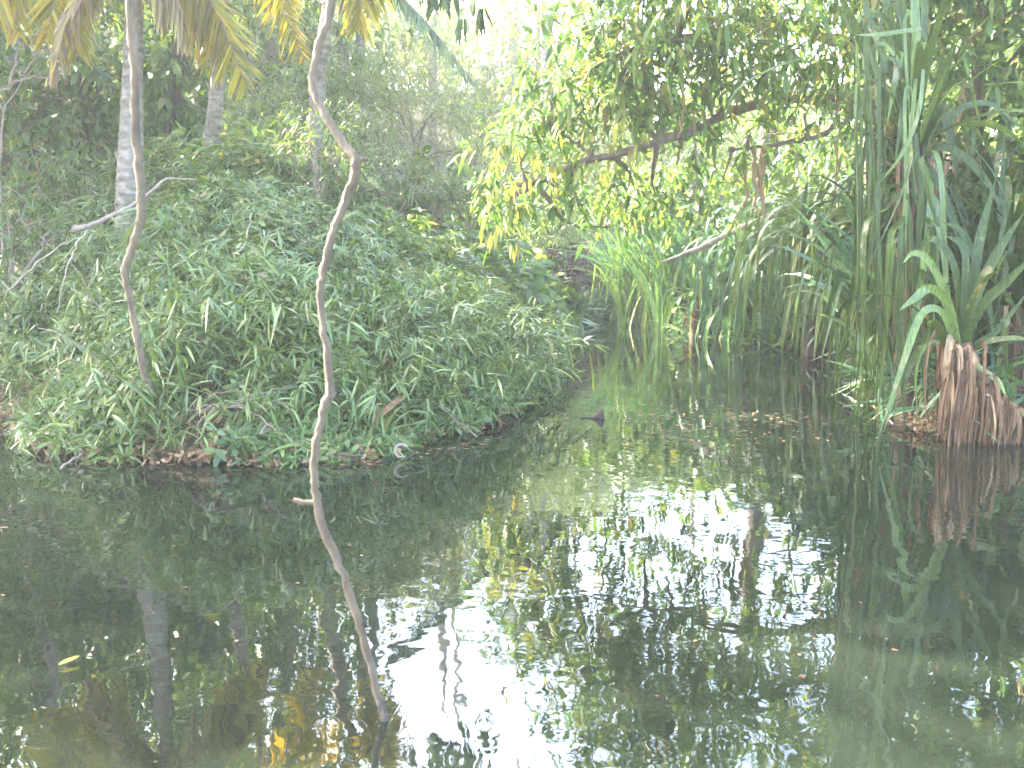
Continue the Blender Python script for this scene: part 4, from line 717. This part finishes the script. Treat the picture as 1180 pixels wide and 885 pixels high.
# heap of dead fronds at the far end
hx = foot(668, 20.8); r = thing('dead_frond_heap', hx, 'dark heap of dead fronds at the far end of the channel', 'brush heap'); sk, st = MB(), MB()
for k in range(170):
    a = P(640 + 60 * rng.random(), 285 + 40 * rng.random(), 20.4 + rng.random()); az = rng.normal() * .8 + (0 if rng.random() < .5 else math.pi)
    blade(sk if k % 3 else st, arc_path(a, az, .3 + .4 * rng.normal(), .5 + .7 * rng.random(), 1.2), .015 + .02 * rng.random(), nrm(FR + rng.normal(size=3) * .5), 8)
sk.build('dead_fronds', M['darkbark'], r); st.build('dry_stalks', M['twig'], r)
# bare grey twigs at the far left
r = thing('bare_shrub', foot(8, 10.5), 'leafless grey twiggy shrub at the upper left edge', 'shrub'); mb = MB(); b0 = foot(8, 10.5)
for pts in [[(0, 210), (5, 130), (40, 75), (58, 50)], [(5, 130), (-10, 80), (5, 40)], [(0, 105), (30, 90), (70, 92)], [(10, 100), (20, 60), (40, 40)], [(28, 85), (45, 60), (70, 55)]]: tube(mb, PP(pts, 10.5), [.014, .01, .005, .003][:len(pts)], 14, 5, .012)
tube(mb, [b0, P(0, 210, 10.5)], [.02, .015], 6, 6); mb.build('stems', M['twig'], r)
# thin film of litter on the water before the fountain screw pine
n = 230; u = rng.normal(size=(n, 2)); fx = np.array([W(860 + 75 * a, 487 + 16 * b) for a, b in u]); keep = shore_dist(fx[:, 0], fx[:, 1]) < -.05; fx = fx[keep]; n = len(fx)
qs = np.column_stack([-6 + 10 * rng.random(700), 2.2 + 9 * rng.random(700) ** .8]); qs = qs[(shore_dist(qs[:, 0], qs[:, 1]) < -.04) & (fbm(qs[:, 0] * .8 + 3, qs[:, 1] * .8) > .52)]
es = np.concatenate([W(60 + 520 * u, 528 - 25 * max(0, u * 520 - 380) / 140 + 9 * rng.random())[None] for u in rng.random(160)]); es = es[shore_dist(es[:, 0], es[:, 1]) < -.02]
sz = np.concatenate([np.ones(n), .22 + .3 * rng.random(len(qs)), .6 + .5 * rng.random(len(es))]); fx = np.concatenate([fx, qs, es]); n = len(fx)
az = rng.random(n) * 6.28; mb = MB(); leaves(mb, np.column_stack([fx, np.full(n, .006)]), np.column_stack([np.cos(az), np.sin(az) * .4, az * 0]), np.tile([0, 0, 1.0], (n, 1)), (.02 + .04 * rng.random(n)) * sz, (.006 + .006 * rng.random(n)) * sz ** .6, 0, 'oval')
tag(mb.build('floating_debris', M['deadleaf']), 'pinkish brown plant litter floating on the water', 'floating litter', kind='stuff')

# ------------------------------------------------------------------ haze
if VEIL_DENSITY > 0:  # added scattering volume that imitates lens veil
    m, t, out = mat('haze air'); v = t.nodes.new('ShaderNodeVolumePrincipled'); v.inputs['Density'].default_value = VEIL_DENSITY; v.inputs['Color'].default_value = (.93, .95, .97, 1); v.inputs['Anisotropy'].default_value = .35
    t.links.new(v.outputs[0], out.inputs['Volume'])
    mb = MB(); x0, x1, y0, y1, z0, z1 = -45, 45, -8, 60, -2.0, 16.0
    mb.add([(x0, y0, z0), (x1, y0, z0), (x1, y1, z0), (x0, y1, z0), (x0, y0, z1), (x1, y0, z1), (x1, y1, z1), (x0, y1, z1)], [(0, 3, 2, 1), (4, 5, 6, 7), (0, 1, 5, 4), (1, 2, 6, 5), (2, 3, 7, 6), (3, 0, 4, 7)])
    tag(mb.build('veil_haze', m, smooth=False), 'added thin air volume imitating lens veil', 'veil_haze', kind='stuff')
